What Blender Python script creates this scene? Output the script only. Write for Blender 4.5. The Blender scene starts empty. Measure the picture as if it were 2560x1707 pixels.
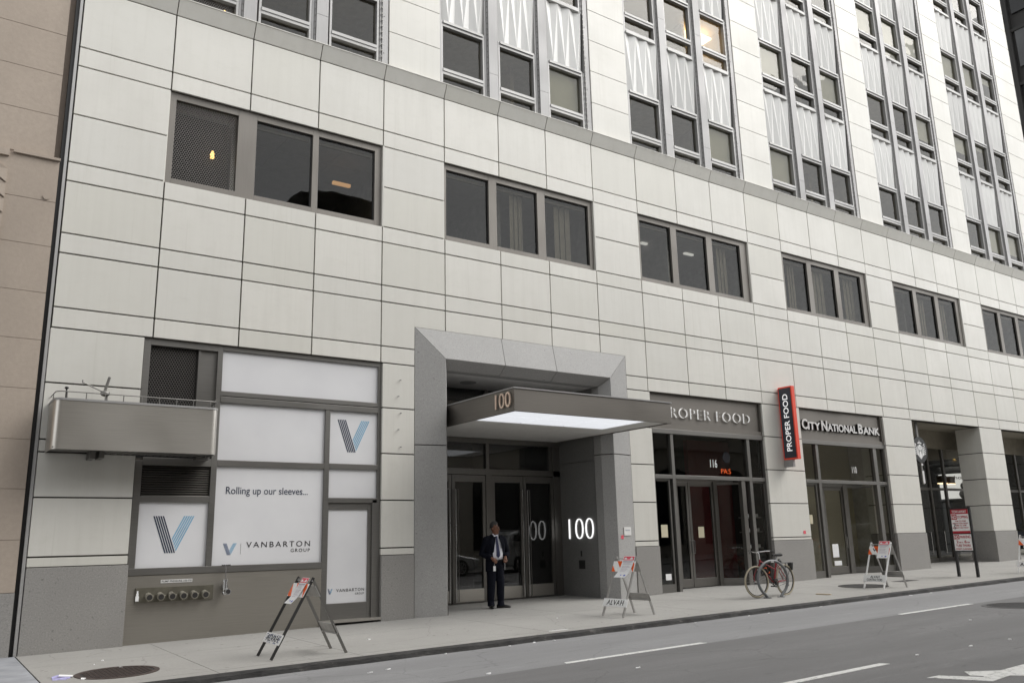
import bpy, bmesh, math, random
from mathutils import Vector, Matrix
random.seed(7)
S = 1.45           # metres per facade module
ZO = 1.25          # world height of the granite top
C = bpy.context.scene.collection
R = math.radians

def W(x, y, z):
    return Vector((x*S, y*S, z*S + ZO))
def sw(x, y):      # pavement height in modules
    return -0.857 + 0.0147*x + 0.015*y
def road(x, y):
    return -0.957 + 0.0147*x + 0.012*min(-2.65 - y, 3.4)
CX, CY, CZ = -1.1708, -10.4359, 0.1627
def A(x, d):       # x seen on the facade plane -> x at depth d
    return CX + (x - CX)*(1 + d/10.436)
def AZ(z, d):
    return CZ + (z - CZ)*(1 + d/10.436)

# ------------------------------------------------------------------ materials
def new_mat(name):
    m = bpy.data.materials.new(name); m.use_nodes = True
    nt = m.node_tree; b = nt.nodes['Principled BSDF']
    return m, nt, b
def ramp(nt, fac, stops):
    n = nt.nodes.new('ShaderNodeValToRGB'); el = n.color_ramp.elements
    while len(el) < len(stops): el.new(0.5)
    for e, (p, c) in zip(el, stops):
        e.position = p; e.color = (*c, 1)
    nt.links.new(fac, n.inputs[0]); return n.outputs[0]
def noise(nt, vec, scale, detail=4, rough=.55):
    n = nt.nodes.new('ShaderNodeTexNoise'); n.inputs['Scale'].default_value = scale
    n.inputs['Detail'].default_value = detail; n.inputs['Roughness'].default_value = rough
    nt.links.new(vec, n.inputs['Vector']); return n.outputs['Fac']
def position(nt, sc=(1, 1, 1)):
    g = nt.nodes.new('ShaderNodeNewGeometry'); m = nt.nodes.new('ShaderNodeMapping')
    m.inputs['Scale'].default_value = sc
    nt.links.new(g.outputs['Position'], m.inputs['Vector']); return m.outputs[0]
def objco(nt, sc=(1, 1, 1)):
    g = nt.nodes.new('ShaderNodeTexCoord'); m = nt.nodes.new('ShaderNodeMapping')
    m.inputs['Scale'].default_value = sc
    nt.links.new(g.outputs['Object'], m.inputs['Vector']); return m.outputs[0]
def mix(nt, fac, a, b, mode='MIX'):
    n = nt.nodes.new('ShaderNodeMix'); n.data_type = 'RGBA'; n.blend_type = mode
    if isinstance(fac, (int, float)): n.inputs['Factor'].default_value = fac
    else: nt.links.new(fac, n.inputs['Factor'])
    for k, v in ((6, a), (7, b)):
        if isinstance(v, tuple): n.inputs[k].default_value = (*v, 1)
        else: nt.links.new(v, n.inputs[k])
    return n.outputs[2]
def bump(nt, b, h, strength=.2, dist=.01):
    n = nt.nodes.new('ShaderNodeBump'); n.inputs['Strength'].default_value = strength
    n.inputs['Distance'].default_value = dist
    nt.links.new(h, n.inputs['Height']); nt.links.new(n.outputs[0], b.inputs['Normal'])
def plain(name, col, rough=.6, metal=0, var=.12, scale=6, spec=.5):
    m, nt, b = new_mat(name)
    f = noise(nt, objco(nt), scale, 5)
    lo = tuple(c*(1-var) for c in col); hi = tuple(min(1, c*(1+var)) for c in col)
    nt.links.new(ramp(nt, f, [(.3, lo), (.7, hi)]), b.inputs['Base Color'])
    b.inputs['Roughness'].default_value = rough; b.inputs['Metallic'].default_value = metal
    b.inputs['Specular IOR Level'].default_value = spec
    return m
def cladding_mat(name, col, rough=.43, streak=.065):
    m, nt, b = new_mat(name)
    g = nt.nodes.new('ShaderNodeNewGeometry')
    isl = ramp(nt, g.outputs['Random Per Island'], [(0, (col[0]*.925, col[1]*.925, col[2]*.90)), (.35, (col[0]*.975, col[1]*.98, col[2]*.985)), (.7, col), (1, tuple(c*1.045 for c in col))])
    st = noise(nt, position(nt, (2.2, 2.2, .16)), 2.6, 5, .6)
    run = noise(nt, position(nt, (9, 9, .22)), 1.6, 3, .5)
    cl = noise(nt, position(nt), .9, 4)
    vein = noise(nt, position(nt, (1, 1, 1.6)), 3.2, 8, .72)
    c = mix(nt, ramp(nt, st, [(.45, (0, 0, 0)), (.78, (streak*5,)*3)]), isl, tuple(x*.78 for x in (col[0], col[1]*.99, col[2]*.96)))
    c = mix(nt, ramp(nt, run, [(.62, (0, 0, 0)), (.78, (.35,)*3)]), c, (col[0]*.72, col[1]*.71, col[2]*.67))
    c = mix(nt, ramp(nt, vein, [(.5, (0, 0, 0)), (.72, (.4,)*3)]), c, (col[0]*.86, col[1]*.86, col[2]*.84))
    c = mix(nt, ramp(nt, cl, [(.4, (0, 0, 0)), (.75, (.45,)*3)]), c, tuple(x*.88 for x in col))
    nt.links.new(c, b.inputs['Base Color'])
    nt.links.new(ramp(nt, cl, [(.3, (rough-.07,)*3), (.7, (rough+.08,)*3)]), b.inputs['Roughness'])
    bump(nt, b, noise(nt, position(nt), 1.1, 2), .12, .03)
    return m
def granite_mat(name, col, rough=.55):
    m, nt, b = new_mat(name)
    p = position(nt)
    v = nt.nodes.new('ShaderNodeTexVoronoi'); v.inputs['Scale'].default_value = 85
    nt.links.new(p, v.inputs['Vector'])
    f = noise(nt, p, 45, 6, .75); big = noise(nt, p, 1.3, 4)
    c = ramp(nt, f, [(.30, tuple(x*.40 for x in col)), (.42, tuple(x*.92 for x in col)), (.58, tuple(x*1.05 for x in col)), (.72, tuple(x*1.55 for x in col))])
    dark = ramp(nt, noise(nt, p, 17, 2, .5), [(.70, (0, 0, 0)), (.735, (.6,)*3)])
    c = mix(nt, dark, c, tuple(x*.42 for x in col))
    c = mix(nt, ramp(nt, big, [(.35, (0, 0, 0)), (.75, (.5,)*3)]), c, tuple(x*.82 for x in col))
    nt.links.new(c, b.inputs['Base Color']); b.inputs['Roughness'].default_value = rough
    return m
def steel_mat(name, col, rough=.38, horiz=True, metal=.9):
    m, nt, b = new_mat(name)
    sc = (.6, .6, 60) if horiz else (60, 60, .6)
    s = noise(nt, position(nt, sc), 3, 4); cl = noise(nt, position(nt), .8, 1.5)
    c = ramp(nt, s, [(.3, tuple(x*.9 for x in col)), (.7, tuple(x*1.08 for x in col))])
    c = mix(nt, ramp(nt, cl, [(.3, (0, 0, 0)), (.85, (.5,)*3)]), c, tuple(x*.8 for x in col))
    nt.links.new(c, b.inputs['Base Color'])
    nt.links.new(ramp(nt, cl, [(.3, (rough-.06,)*3), (.7, (rough+.1,)*3)]), b.inputs['Roughness'])
    b.inputs['Metallic'].default_value = metal
    return m
def emit_mat(name, col, strength):
    m, nt, b = new_mat(name)
    b.inputs['Base Color'].default_value = (*[min(1, c) for c in col], 1)
    b.inputs['Emission Color'].default_value = (*col, 1); b.inputs['Emission Strength'].default_value = strength
    return m
def glass_mat(name, tint=(.45, .46, .45), r0=.07, wave=.25, gain=1.0):
    m, nt, b = new_mat(name); nt.nodes.remove(b)
    out = nt.nodes['Material Output']
    lw = nt.nodes.new('ShaderNodeLayerWeight'); lw.inputs['Blend'].default_value = .5
    pw = nt.nodes.new('ShaderNodeMath'); pw.operation = 'POWER'; pw.inputs[1].default_value = 5.6
    nt.links.new(lw.outputs['Facing'], pw.inputs[0])
    ma = nt.nodes.new('ShaderNodeMath'); ma.operation = 'MULTIPLY_ADD'
    ma.inputs[1].default_value = (1 - r0)*gain; ma.inputs[2].default_value = r0
    nt.links.new(pw.outputs[0], ma.inputs[0])
    tr = nt.nodes.new('ShaderNodeBsdfTransparent'); tr.inputs[0].default_value = (*tint, 1)
    gl = nt.nodes.new('ShaderNodeBsdfGlossy'); gl.inputs['Roughness'].default_value = .015
    if wave:
        bp = nt.nodes.new('ShaderNodeBump'); bp.inputs['Strength'].default_value = wave; bp.inputs['Distance'].default_value = .012
        nt.links.new(noise(nt, position(nt), 1.6, 1), bp.inputs['Height']); nt.links.new(bp.outputs[0], gl.inputs['Normal'])
    ms = nt.nodes.new('ShaderNodeMixShader')
    nt.links.new(ma.outputs[0], ms.inputs[0]); nt.links.new(tr.outputs[0], ms.inputs[1]); nt.links.new(gl.outputs[0], ms.inputs[2])
    nt.links.new(ms.outputs[0], out.inputs[0])
    return m

M = {}
M['panel'] = cladding_mat('cream_panel', (.70, .685, .632))
M['ledge'] = cladding_mat('ledge_panel', (.70, .685, .632), .45)
def spandrel_mat():
    m, nt, b = new_mat('white_spandrel'); col = (.80, .795, .77)
    oi = nt.nodes.new('ShaderNodeObjectInfo')
    c = ramp(nt, oi.outputs['Random'], [(0, tuple(x*.84 for x in col)), (.6, tuple(x*.96 for x in col)), (1, col)])
    dirt = noise(nt, position(nt, (6, 6, .8)), 1.4, 5, .65)
    c = mix(nt, ramp(nt, dirt, [(.5, (0, 0, 0)), (.8, (.6,)*3)]), c, tuple(x*.66 for x in col))
    nt.links.new(c, b.inputs['Base Color']); b.inputs['Roughness'].default_value = .36; return m
M['spandrel'] = spandrel_mat()
M['joint'] = plain('dark_joint', (.065, .058, .05), .9)
M['granite'] = granite_mat('grey_granite', (.30, .29, .275))
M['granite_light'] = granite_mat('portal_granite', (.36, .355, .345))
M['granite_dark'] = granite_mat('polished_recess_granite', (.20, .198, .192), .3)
M['alu'] = steel_mat('grey_aluminium', (.36, .355, .35), .5, False, .3)
M['alu_light'] = steel_mat('light_aluminium', (.42, .415, .405), .45, True, .3)
M['bronze'] = steel_mat('bronze_steel', (.225, .218, .205), .42, True, .75)
M['window_frame'] = steel_mat('taupe_window_frame', (.21, .195, .175), .5, False, .4)
M['steel'] = steel_mat('brushed_steel', (.60, .575, .53), .36, True, .9)
M['steel_low'] = steel_mat('dull_steel_panel', (.33, .31, .275), .48, True, .75)
M['chrome'] = steel_mat('chrome', (.7, .7, .7), .2, True, 1)
M['fascia'] = steel_mat('fascia_steel', (.22, .205, .185), .45, True, .85)
M['door_steel'] = steel_mat('door_steel', (.23, .22, .205), .38, False, .85)
M['black_metal'] = plain('black_metal', (.018, .018, .018), .45)
M['rubber'] = plain('black_rubber', (.02, .02, .02), .8)
def film_mat():
    m, nt, b = new_mat('white_window_film')
    f = noise(nt, position(nt), 1.1, 3)
    nt.links.new(ramp(nt, f, [(.3, (.74, .74, .755)), (.7, (.80, .80, .81))]), b.inputs['Base Color'])
    b.inputs['Roughness'].default_value = .12
    bump(nt, b, noise(nt, position(nt, (1, 1, .6)), 5, 2), .05, .004); return m
M['film'] = film_mat()
M['navy_ink'] = plain('navy_ink', (.02, .03, .07), .4)
M['black_ink'] = plain('black_ink', (.02, .02, .022), .5)
M['sky_ink'] = plain('light_blue_ink', (.20, .42, .60), .4)
M['grey_ink'] = plain('grey_blue_ink', (.16, .20, .30), .4)
M['glass'] = glass_mat('window_glass', (.70, .70, .68), .03, .5, .35)
M['glass_door'] = glass_mat('entrance_glass', (.70, .70, .69), .09, .03)
M['glass_up'] = glass_mat('upper_window_glass', (.80, .79, .75), .045, .8, .55)
M['glass_shop'] = glass_mat('shop_glass', (.80, .80, .78), .05, .05)
M['blind'] = plain('pale_blind', (.42, .43, .37), .8, 0, .05, 2)
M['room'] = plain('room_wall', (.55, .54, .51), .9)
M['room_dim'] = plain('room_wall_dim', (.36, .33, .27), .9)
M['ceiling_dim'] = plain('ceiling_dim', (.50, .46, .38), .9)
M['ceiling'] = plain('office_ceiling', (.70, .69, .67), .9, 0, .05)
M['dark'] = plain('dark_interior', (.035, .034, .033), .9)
M['lamp_warm'] = emit_mat('warm_lamp', (1, .60, .18), 1.6)
M['lamp_white'] = emit_mat('lit_panel', (.70, .72, .76), .50)
M['lamp_dim'] = emit_mat('dim_lamp', (.9, .5, .22), .45)
M['lamp_tube'] = emit_mat('office_tube', (.9, .9, .86), .45)
M['lamp_orange'] = emit_mat('orange_lamp', (1, .72, .42), 2.4)
M['lit_white'] = emit_mat('lit_white_letter', (.9, .9, .9), .25); M['lit_red'] = emit_mat('lit_red_frame', (.66, .06, .03), .08)
M['num_white'] = emit_mat('lit_white_number', (1, 1, 1), .52)
M['neon'] = emit_mat('orange_neon', (1, .16, .04), .55)
M['copper'] = plain('copper_numerals', (.85, .66, .53), .3, .3)
M['red_frame'] = plain('red_orange_paint', (.62, .05, .025), .45)
M['slate'] = plain('slate_face', (.035, .04, .055), .5)
M['white'] = plain('white_paint', (.88, .88, .87), .5, 0, .07, 14)
M['silver_letter'] = plain('pale_silver', (.66, .655, .64), .5, 0, .05)
M['led'] = emit_mat('lit_letter_side', (.85, .84, .82), .22)
M['orange'] = plain('orange_reflective', (.85, .13, .02), .45)
M['red'] = plain('sign_red', (.42, .02, .035), .5)
M['pink'] = plain('pink_red', (.75, .10, .14), .6)
M['wood_grey'] = plain('galvanised_leg', (.40, .39, .375), .5, .6, .15)
M['paper'] = plain('white_paper', (.88, .88, .88), .7, 0, .03)
M['cream_paper'] = plain('cream_paper', (.60, .55, .40), .8, 0, .05)
M['blue_ink'] = plain('blue_ink', (.08, .12, .55), .6)
M['stone'] = None
M['bike_red'] = plain('dark_red_paint', (.24, .012, .018), .35, 0, .1)
M['tan'] = plain('tan_tyre', (.36, .32, .24), .75, 0, .1)
M['rack'] = plain('galvanised_rack', (.16, .165, .17), .5, .3, .15)
M['skin'] = plain('brown_skin', (.19, .085, .05), .5, 0, .12, 20)
M['hair'] = plain('grey_black_hair', (.05, .047, .045), .8, 0, .5, 60)
M['suit'] = plain('navy_suit', (.006, .007, .013), .8, 0, .2, 10, .15)
M['shirt'] = plain('white_shirt', (.80, .80, .86), .7, 0, .03)
M['tie'] = plain('navy_tie', (.02, .025, .075), .5)
M['shoe'] = plain('black_leather', (.012, .011, .010), .3)
M['eye'] = plain('eye_white', (.55, .53, .5), .3)
M['red_wall'] = plain('red_wall', (.13, .012, .014), .7)
M['beige'] = plain('beige_wall', (.62, .57, .42), .8, 0, .05, 1)
M['gold'] = plain('gold_ball', (.75, .52, .18), .25, .9)
M['green_black'] = plain('black_green_enamel', (.018, .02, .02), .4)
M['silver_car'] = plain('silver_car_paint', (.52, .53, .54), .25, .4, .03)
M['blue_car'] = plain('dark_blue_car_paint', (.03, .04, .07), .2, .2, .03)
M['car_glass'] = plain('car_glass', (.015, .016, .018), .08)
M['tail'] = plain('tail_light', (.35, .02, .02), .25)
M['iron'] = plain('rusty_iron', (.085, .065, .058), .65, .4, .3, 15)
M['cover_grey'] = plain('worn_grey_iron', (.10, .099, .098), .75, 0, .25, 8)
M['iron_dark'] = plain('dark_iron', (.045, .043, .042), .6, .4, .25, 15)

def stone_mat(name, col):
    m, nt, b = new_mat(name); p = position(nt)
    f = noise(nt, p, 14, 6, .7); big = noise(nt, position(nt, (1, 1, .4)), .8, 5)
    c = ramp(nt, f, [(.3, tuple(x*.92 for x in col)), (.7, tuple(x*1.06 for x in col))])
    c = mix(nt, ramp(nt, big, [(.42, (0, 0, 0)), (.72, (.7,)*3)]), c, tuple(x*.78 for x in col))
    nt.links.new(c, b.inputs['Base Color']); b.inputs['Roughness'].default_value = .85
    bump(nt, b, f, .25, .01); return m
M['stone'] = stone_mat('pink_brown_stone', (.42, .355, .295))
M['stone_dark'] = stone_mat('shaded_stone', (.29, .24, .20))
M['opposite'] = stone_mat('opposite_stone', (.45, .42, .37))
M['tower'] = stone_mat('dark_tower', (.035, .034, .033))

def pavement_mat():
    m, nt, b = new_mat('concrete_pavement'); p = position(nt)
    f = noise(nt, p, 30, 8, .7); big = noise(nt, p, .7, 5, .6); st = noise(nt, position(nt, (1, 2.4, 1)), 2.2, 5, .65)
    col = (.355, .346, .325)
    c = ramp(nt, f, [(.28, tuple(x*.82 for x in col)), (.7, tuple(x*1.06 for x in col))])
    c = mix(nt, ramp(nt, big, [(.35, (0, 0, 0)), (.7, (.6,)*3)]), c, tuple(x*.78 for x in col))
    c = mix(nt, ramp(nt, st, [(.62, (0, 0, 0)), (.8, (.5,)*3)]), c, (.20, .19, .17))
    vs_ = nt.nodes.new('ShaderNodeTexVoronoi'); vs_.inputs['Scale'].default_value = 2.6; nt.links.new(p, vs_.inputs['Vector'])
    c = mix(nt, ramp(nt, vs_.outputs['Distance'], [(.05, (.7,)*3), (.085, (0, 0, 0))]), c, (.13, .125, .115))
    vo = nt.nodes.new('ShaderNodeTexVoronoi'); vo.feature = 'DISTANCE_TO_EDGE'; vo.inputs['Scale'].default_value = .45
    wob = nt.nodes.new('ShaderNodeMixRGB'); wob.blend_type = 'ADD'; wob.inputs[0].default_value = .4
    nz = nt.nodes.new('ShaderNodeTexNoise'); nz.inputs['Scale'].default_value = 1.5; nz.inputs['Detail'].default_value = 6; nt.links.new(p, nz.inputs['Vector'])
    nt.links.new(p, wob.inputs[1]); nt.links.new(nz.outputs['Color'], wob.inputs[2]); nt.links.new(wob.outputs[0], vo.inputs['Vector'])
    c = mix(nt, ramp(nt, vo.outputs['Distance'], [(.0015, (.3,)*3), (.005, (0, 0, 0))]), c, (.10, .095, .085))
    sp = ramp(nt, noise(nt, p, 7, 2), [(.70, (0, 0, 0)), (.73, (.5,)*3)])
    c = mix(nt, sp, c, (.14, .13, .12))
    nt.links.new(c, b.inputs['Base Color']); b.inputs['Roughness'].default_value = .85
    bump(nt, b, f, .25, .006); return m
M['pavement'] = pavement_mat()
M['pavement_grey'] = plain('grey_concrete', (.30, .31, .33), .85, 0, .2, 3)
def asphalt_mat(name, col, streak):
    m, nt, b = new_mat(name); p = position(nt)
    f = noise(nt, p, 90, 4, .7); big = noise(nt, position(nt, (.30, 1.5, 1)), 1.1, 6, .65); mid = noise(nt, position(nt, (.45, 1.7, 1)), 4.5, 5, .6)
    c = ramp(nt, f, [(.25, tuple(x*.55 for x in col)), (.75, tuple(x*1.32 for x in col))])
    c = mix(nt, ramp(nt, big, [(.38, (0, 0, 0)), (.66, (.85,)*3)]), c, tuple(x*streak for x in col))
    c = mix(nt, ramp(nt, mid, [(.63, (0, 0, 0)), (.70, (.6,)*3)]), c, tuple(x*.5 for x in col))
    pale = noise(nt, position(nt, (.25, 1.2, 1)), 2.3, 6, .7)
    c = mix(nt, ramp(nt, pale, [(.60, (0, 0, 0)), (.74, (.45,)*3)]), c, tuple(min(1, x*1.45) for x in col))
    # tyre polished lanes along the street
    wv = nt.nodes.new('ShaderNodeTexWave'); wv.wave_type = 'BANDS'; wv.bands_direction = 'Y'; wv.inputs['Scale'].default_value = .17; wv.inputs['Distortion'].default_value = .6; wv.inputs['Detail'].default_value = 1
    nt.links.new(p, wv.inputs['Vector'])
    c = mix(nt, ramp(nt, wv.outputs['Fac'], [(.45, (0, 0, 0)), (.9, (.4,)*3)]), c, tuple(x*.72 for x in col))
    # fine cracks
    vo = nt.nodes.new('ShaderNodeTexVoronoi'); vo.feature = 'DISTANCE_TO_EDGE'; vo.inputs['Scale'].default_value = .55
    wob = nt.nodes.new('ShaderNodeMixRGB'); wob.blend_type = 'ADD'; wob.inputs[0].default_value = .35
    nz = nt.nodes.new('ShaderNodeTexNoise'); nz.inputs['Scale'].default_value = 1.7; nz.inputs['Detail'].default_value = 6; nt.links.new(p, nz.inputs['Vector'])
    nt.links.new(p, wob.inputs[1]); nt.links.new(nz.outputs['Color'], wob.inputs[2]); nt.links.new(wob.outputs[0], vo.inputs['Vector'])
    line = ramp(nt, vo.outputs['Distance'], [(.002, (.32,)*3), (.007, (0, 0, 0))])
    mask = ramp(nt, noise(nt, p, .5, 3), [(.46, (0, 0, 0)), (.56, (1, 1, 1))])
    ml = nt.nodes.new('ShaderNodeMixRGB'); ml.blend_type = 'MULTIPLY'; ml.inputs[0].default_value = 1
    nt.links.new(line, ml.inputs[1]); nt.links.new(mask, ml.inputs[2])
    c = mix(nt, ml.outputs[0], c, tuple(x*.3 for x in col))
    nt.links.new(c, b.inputs['Base Color']); b.inputs['Roughness'].default_value = .8
    bump(nt, b, f, .35, .006); return m
M['asphalt'] = asphalt_mat('dark_asphalt', (.185, .183, .183), .74)
M['asphalt_light'] = asphalt_mat('worn_asphalt', (.265, .265, .268), .78)
def kerb_mat():
    m, nt, b = new_mat('stained_kerb'); p = position(nt, (1, 1, 3))
    f = noise(nt, p, 3.5, 6, .7)
    nt.links.new(ramp(nt, f, [(.35, (.018, .018, .018)), (.62, (.04, .038, .036)), (.75, (.16, .15, .14))]), b.inputs['Base Color'])
    b.inputs['Roughness'].default_value = .8; bump(nt, b, noise(nt, p, 14, 5), .6, .02); return m
M['kerb'] = kerb_mat()
def worn_paint():
    m, nt, b = new_mat('worn_road_paint'); p = position(nt)
    f = noise(nt, p, 16, 6, .75)
    nt.links.new(ramp(nt, f, [(.34, (.25, .25, .24)), (.46, (.66, .66, .64)), (.7, (.74, .74, .72))]), b.inputs['Base Color'])
    b.inputs['Roughness'].default_value = .7; return m
M['paint'] = worn_paint()

# ------------------------------------------------------------------ mesh helpers
class MB:
    def __init__(s): s.v = []; s.f = []
    def add(s, vs, fs):
        n = len(s.v); s.v += [Vector(v) for v in vs]; s.f += [tuple(i + n for i in f) for f in fs]
    def box(s, x0, x1, y0, y1, z0, z1):
        s.add([(x0,y0,z0),(x1,y0,z0),(x1,y1,z0),(x0,y1,z0),(x0,y0,z1),(x1,y0,z1),(x1,y1,z1),(x0,y1,z1)],
              [(0,3,2,1),(4,5,6,7),(0,1,5,4),(1,2,6,5),(2,3,7,6),(3,0,4,7)])
    def ubox(s, x0, x1, y0, y1, z0, z1):   # in facade modules
        a = W(x0, y0, z0); b = W(x1, y1, z1); s.box(a.x, b.x, a.y, b.y, a.z, b.z)
    def hexa(s, p):                        # 8 points, bottom ring then top ring
        s.add(p, [(0,3,2,1),(4,5,6,7),(0,1,5,4),(1,2,6,5),(2,3,7,6),(3,0,4,7)])
    def prism(s, poly, axis, a, b):        # polygon extruded along an axis
        def P(q, t):
            return {'x': (t, q[0], q[1]), 'y': (q[0], t, q[1]), 'z': (q[0], q[1], t)}[axis]
        n = len(poly)
        s.add([P(q, a) for q in poly] + [P(q, b) for q in poly],
              [tuple(range(n))[::-1], tuple(range(n, 2*n))] + [(i, (i+1) % n, (i+1) % n + n, i + n) for i in range(n)])
    def tube(s, pts, r, n=8, cap=True, closed=False):
        pts = [Vector(p) for p in pts]; rs = r if isinstance(r, (list, tuple)) else [r]*len(pts)
        rings = []; up = None; L = len(pts)
        for i, p in enumerate(pts):
            if closed: d = pts[(i+1) % L] - pts[i-1]
            else: d = pts[min(i+1, L-1)] - pts[max(i-1, 0)]
            d.normalize()
            if up is None: up = Vector((0,0,1)) if abs(d.z) < .9 else Vector((1,0,0))
            a = d.cross(up).normalized(); up = a.cross(d).normalized()
            rings.append([p + (a*math.cos(t) + up*math.sin(t))*rs[i] for t in [2*math.pi*k/n for k in range(n)]])
        vs = [v for q in rings for v in q]; fs = []
        for i in range(L if closed else L-1):
            j = (i+1) % L
            for k in range(n):
                fs.append((i*n+k, i*n+(k+1) % n, j*n+(k+1) % n, j*n+k))
        if cap and not closed:
            fs += [tuple(range(n))[::-1], tuple(range((L-1)*n, L*n))]
        s.add(vs, fs)
    def bar(s, a, b, w, h, up=(0,0,1)):
        a = Vector(a); b = Vector(b); d = (b-a).normalized(); u = Vector(up)
        x = d.cross(u).normalized()*w/2; y = x.cross(d).normalized()*h/2
        s.hexa([a-x-y, a+x-y, a+x+y, a-x+y, b-x-y, b+x-y, b+x+y, b-x+y])
    def cyl(s, a, b, r, n=16, r2=None): s.tube([a, b], [r, r if r2 is None else r2], n)
    def ring(s, c, nrm, R_, r, n=40, m=8):
        c = Vector(c); nrm = Vector(nrm).normalized(); a = nrm.orthogonal().normalized(); b = nrm.cross(a)
        s.tube([c + (a*math.cos(t) + b*math.sin(t))*R_ for t in [2*math.pi*k/n for k in range(n)]], r, m, closed=True)
    def loft(s, rings, n=16):              # rings: (centre, rx, ry[, tiltaxis x vec, y vec])
        vs = []; fs = []
        for rg in rings:
            c = Vector(rg[0]); ux = Vector(rg[3]) if len(rg) > 3 else Vector((1,0,0)); uy = Vector(rg[4]) if len(rg) > 4 else Vector((0,1,0))
            for k in range(n):
                t = 2*math.pi*k/n; vs.append(c + ux*rg[1]*math.cos(t) + uy*rg[2]*math.sin(t))
        L = len(rings)
        for i in range(L-1):
            for k in range(n): fs.append((i*n+k, i*n+(k+1) % n, (i+1)*n+(k+1) % n, (i+1)*n+k))
        fs += [tuple(range(n))[::-1], tuple(range((L-1)*n, L*n))]
        s.add(vs, fs)
    def ball(s, c, rx, ry=None, rz=None, n=14, m=9):
        ry = ry or rx; rz = rz or rx; c = Vector(c)
        vs = []; fs = []
        for i in range(m+1):
            p = math.pi*i/m
            for k in range(n):
                t = 2*math.pi*k/n; vs.append(c + Vector((rx*math.sin(p)*math.cos(t), ry*math.sin(p)*math.sin(t), -rz*math.cos(p))))
        for i in range(m):
            for k in range(n): fs.append((i*n+k, i*n+(k+1) % n, (i+1)*n+(k+1) % n, (i+1)*n+k))
        s.add(vs, fs)
    def xf(s, mat, start=0):
        for i in range(start, len(s.v)): s.v[i] = mat @ s.v[i]
    def build(s, name, mat, parent=None, smooth=False, bevel=0, origin=None, world=True):
        o_ = Vector((0,0,0))
        if parent is not None and world:
            q = parent
            while q is not None: o_ += q.location; q = q.parent
        elif origin is not None: o_ = Vector(origin)
        me = bpy.data.meshes.new(name); me.from_pydata([v - o_ for v in s.v], [], s.f)
        bm = bmesh.new(); bm.from_mesh(me); bmesh.ops.remove_doubles(bm, verts=bm.verts, dist=1e-6)
        bmesh.ops.recalc_face_normals(bm, faces=bm.faces); bm.to_mesh(me); bm.free()
        if smooth:
            me.polygons.foreach_set('use_smooth', [True]*len(me.polygons)); 
            if smooth != 'all': me.set_sharp_from_angle(angle=R(38))
        ob = bpy.data.objects.new(name, me); C.objects.link(ob)
        if mat: me.materials.append(M[mat] if isinstance(mat, str) else mat)
        if parent is not None: ob.parent = parent
        elif origin is not None: ob.location = o_
        if bevel:
            b = ob.modifiers.new('bevel', 'BEVEL'); b.width = bevel; b.segments = 2; b.limit_method = 'ANGLE'; b.angle_limit = R(50)
        return ob

def tag(o, label, cat, group=None, kind=None):
    o['label'] = label; o['category'] = cat
    if group: o['group'] = group
    if kind: o['kind'] = kind
    return o
def thing(name, label, cat, loc, rz=0, group=None):
    o = bpy.data.objects.new(name, None); C.objects.link(o); o.empty_display_size = .2
    o.location = loc; o.rotation_euler = (0, 0, rz); return tag(o, label, cat, group)
def part_empty(name, parent):
    o = bpy.data.objects.new(name, None); C.objects.link(o); o.parent = parent; return o
def structure(name, mb, mat, **k):
    o = mb.build(name, mat, **k); o['kind'] = 'structure'; return o
def copy_tree(o, parent=None):
    c = o.copy(); C.objects.link(c)
    if parent is not None: c.parent = parent
    for ch in list(o.children): copy_tree(ch, c)
    return c

def text_geo(body, spacing=1.0, offset=0.0, extrude=.02):
    cu = bpy.data.curves.new('glyphs', 'FONT'); cu.body = body; cu.extrude = extrude; cu.offset = offset
    cu.space_character = spacing; cu.resolution_u = 4
    ob = bpy.data.objects.new('glyphs', cu)
    me = ob.to_mesh(); vs = [v.co.copy() for v in me.vertices]; fs = [tuple(p.vertices) for p in me.polygons]
    ob.to_mesh_clear(); bpy.data.objects.remove(ob); bpy.data.curves.remove(cu)
    return vs, fs
def text(mb, body, o, ux, uy, w, h, depth, spacing=1.0, offset=0.0, fit=True, shear=0, align='L'):
    """lettering with its lower left at o, running along ux, rising along uy, w wide and h high (metres), standing proud along ux x uy"""
    vs, fs = text_geo(body, spacing, offset)
    xs = [v.x for v in vs]; ys = [v.y for v in vs]; x0, x1 = min(xs), max(xs)
    base = 0 if any(c in 'gpqyj' for c in body) else min(ys); top = max(ys)
    sy = h/(top-base); sx = w/(x1-x0) if fit else sy
    ux = Vector(ux).normalized(); uy = Vector(uy).normalized(); uz = ux.cross(uy)
    off = 0 if fit or align == 'L' else ((w-(x1-x0)*sx)/2 if align == 'C' else w-(x1-x0)*sx)
    mb.add([Vector(o) + ux*((v.x-x0)*sx + off + shear*(v.y-base)*sy) + uy*((v.y-base)*sy) + uz*((v.z+.02)*depth/.04) for v in vs], fs)
UX, UZ = Vector((1,0,0)), Vector((0,0,1))
def wall_text(mb, body, x0, x1, z, h, y, depth=.004, **k):       # on a plane parallel to the facade, in modules
    text(mb, body, W(x0, y, z), UX, UZ, (x1-x0)*S, h*S, depth, **k)

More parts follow.
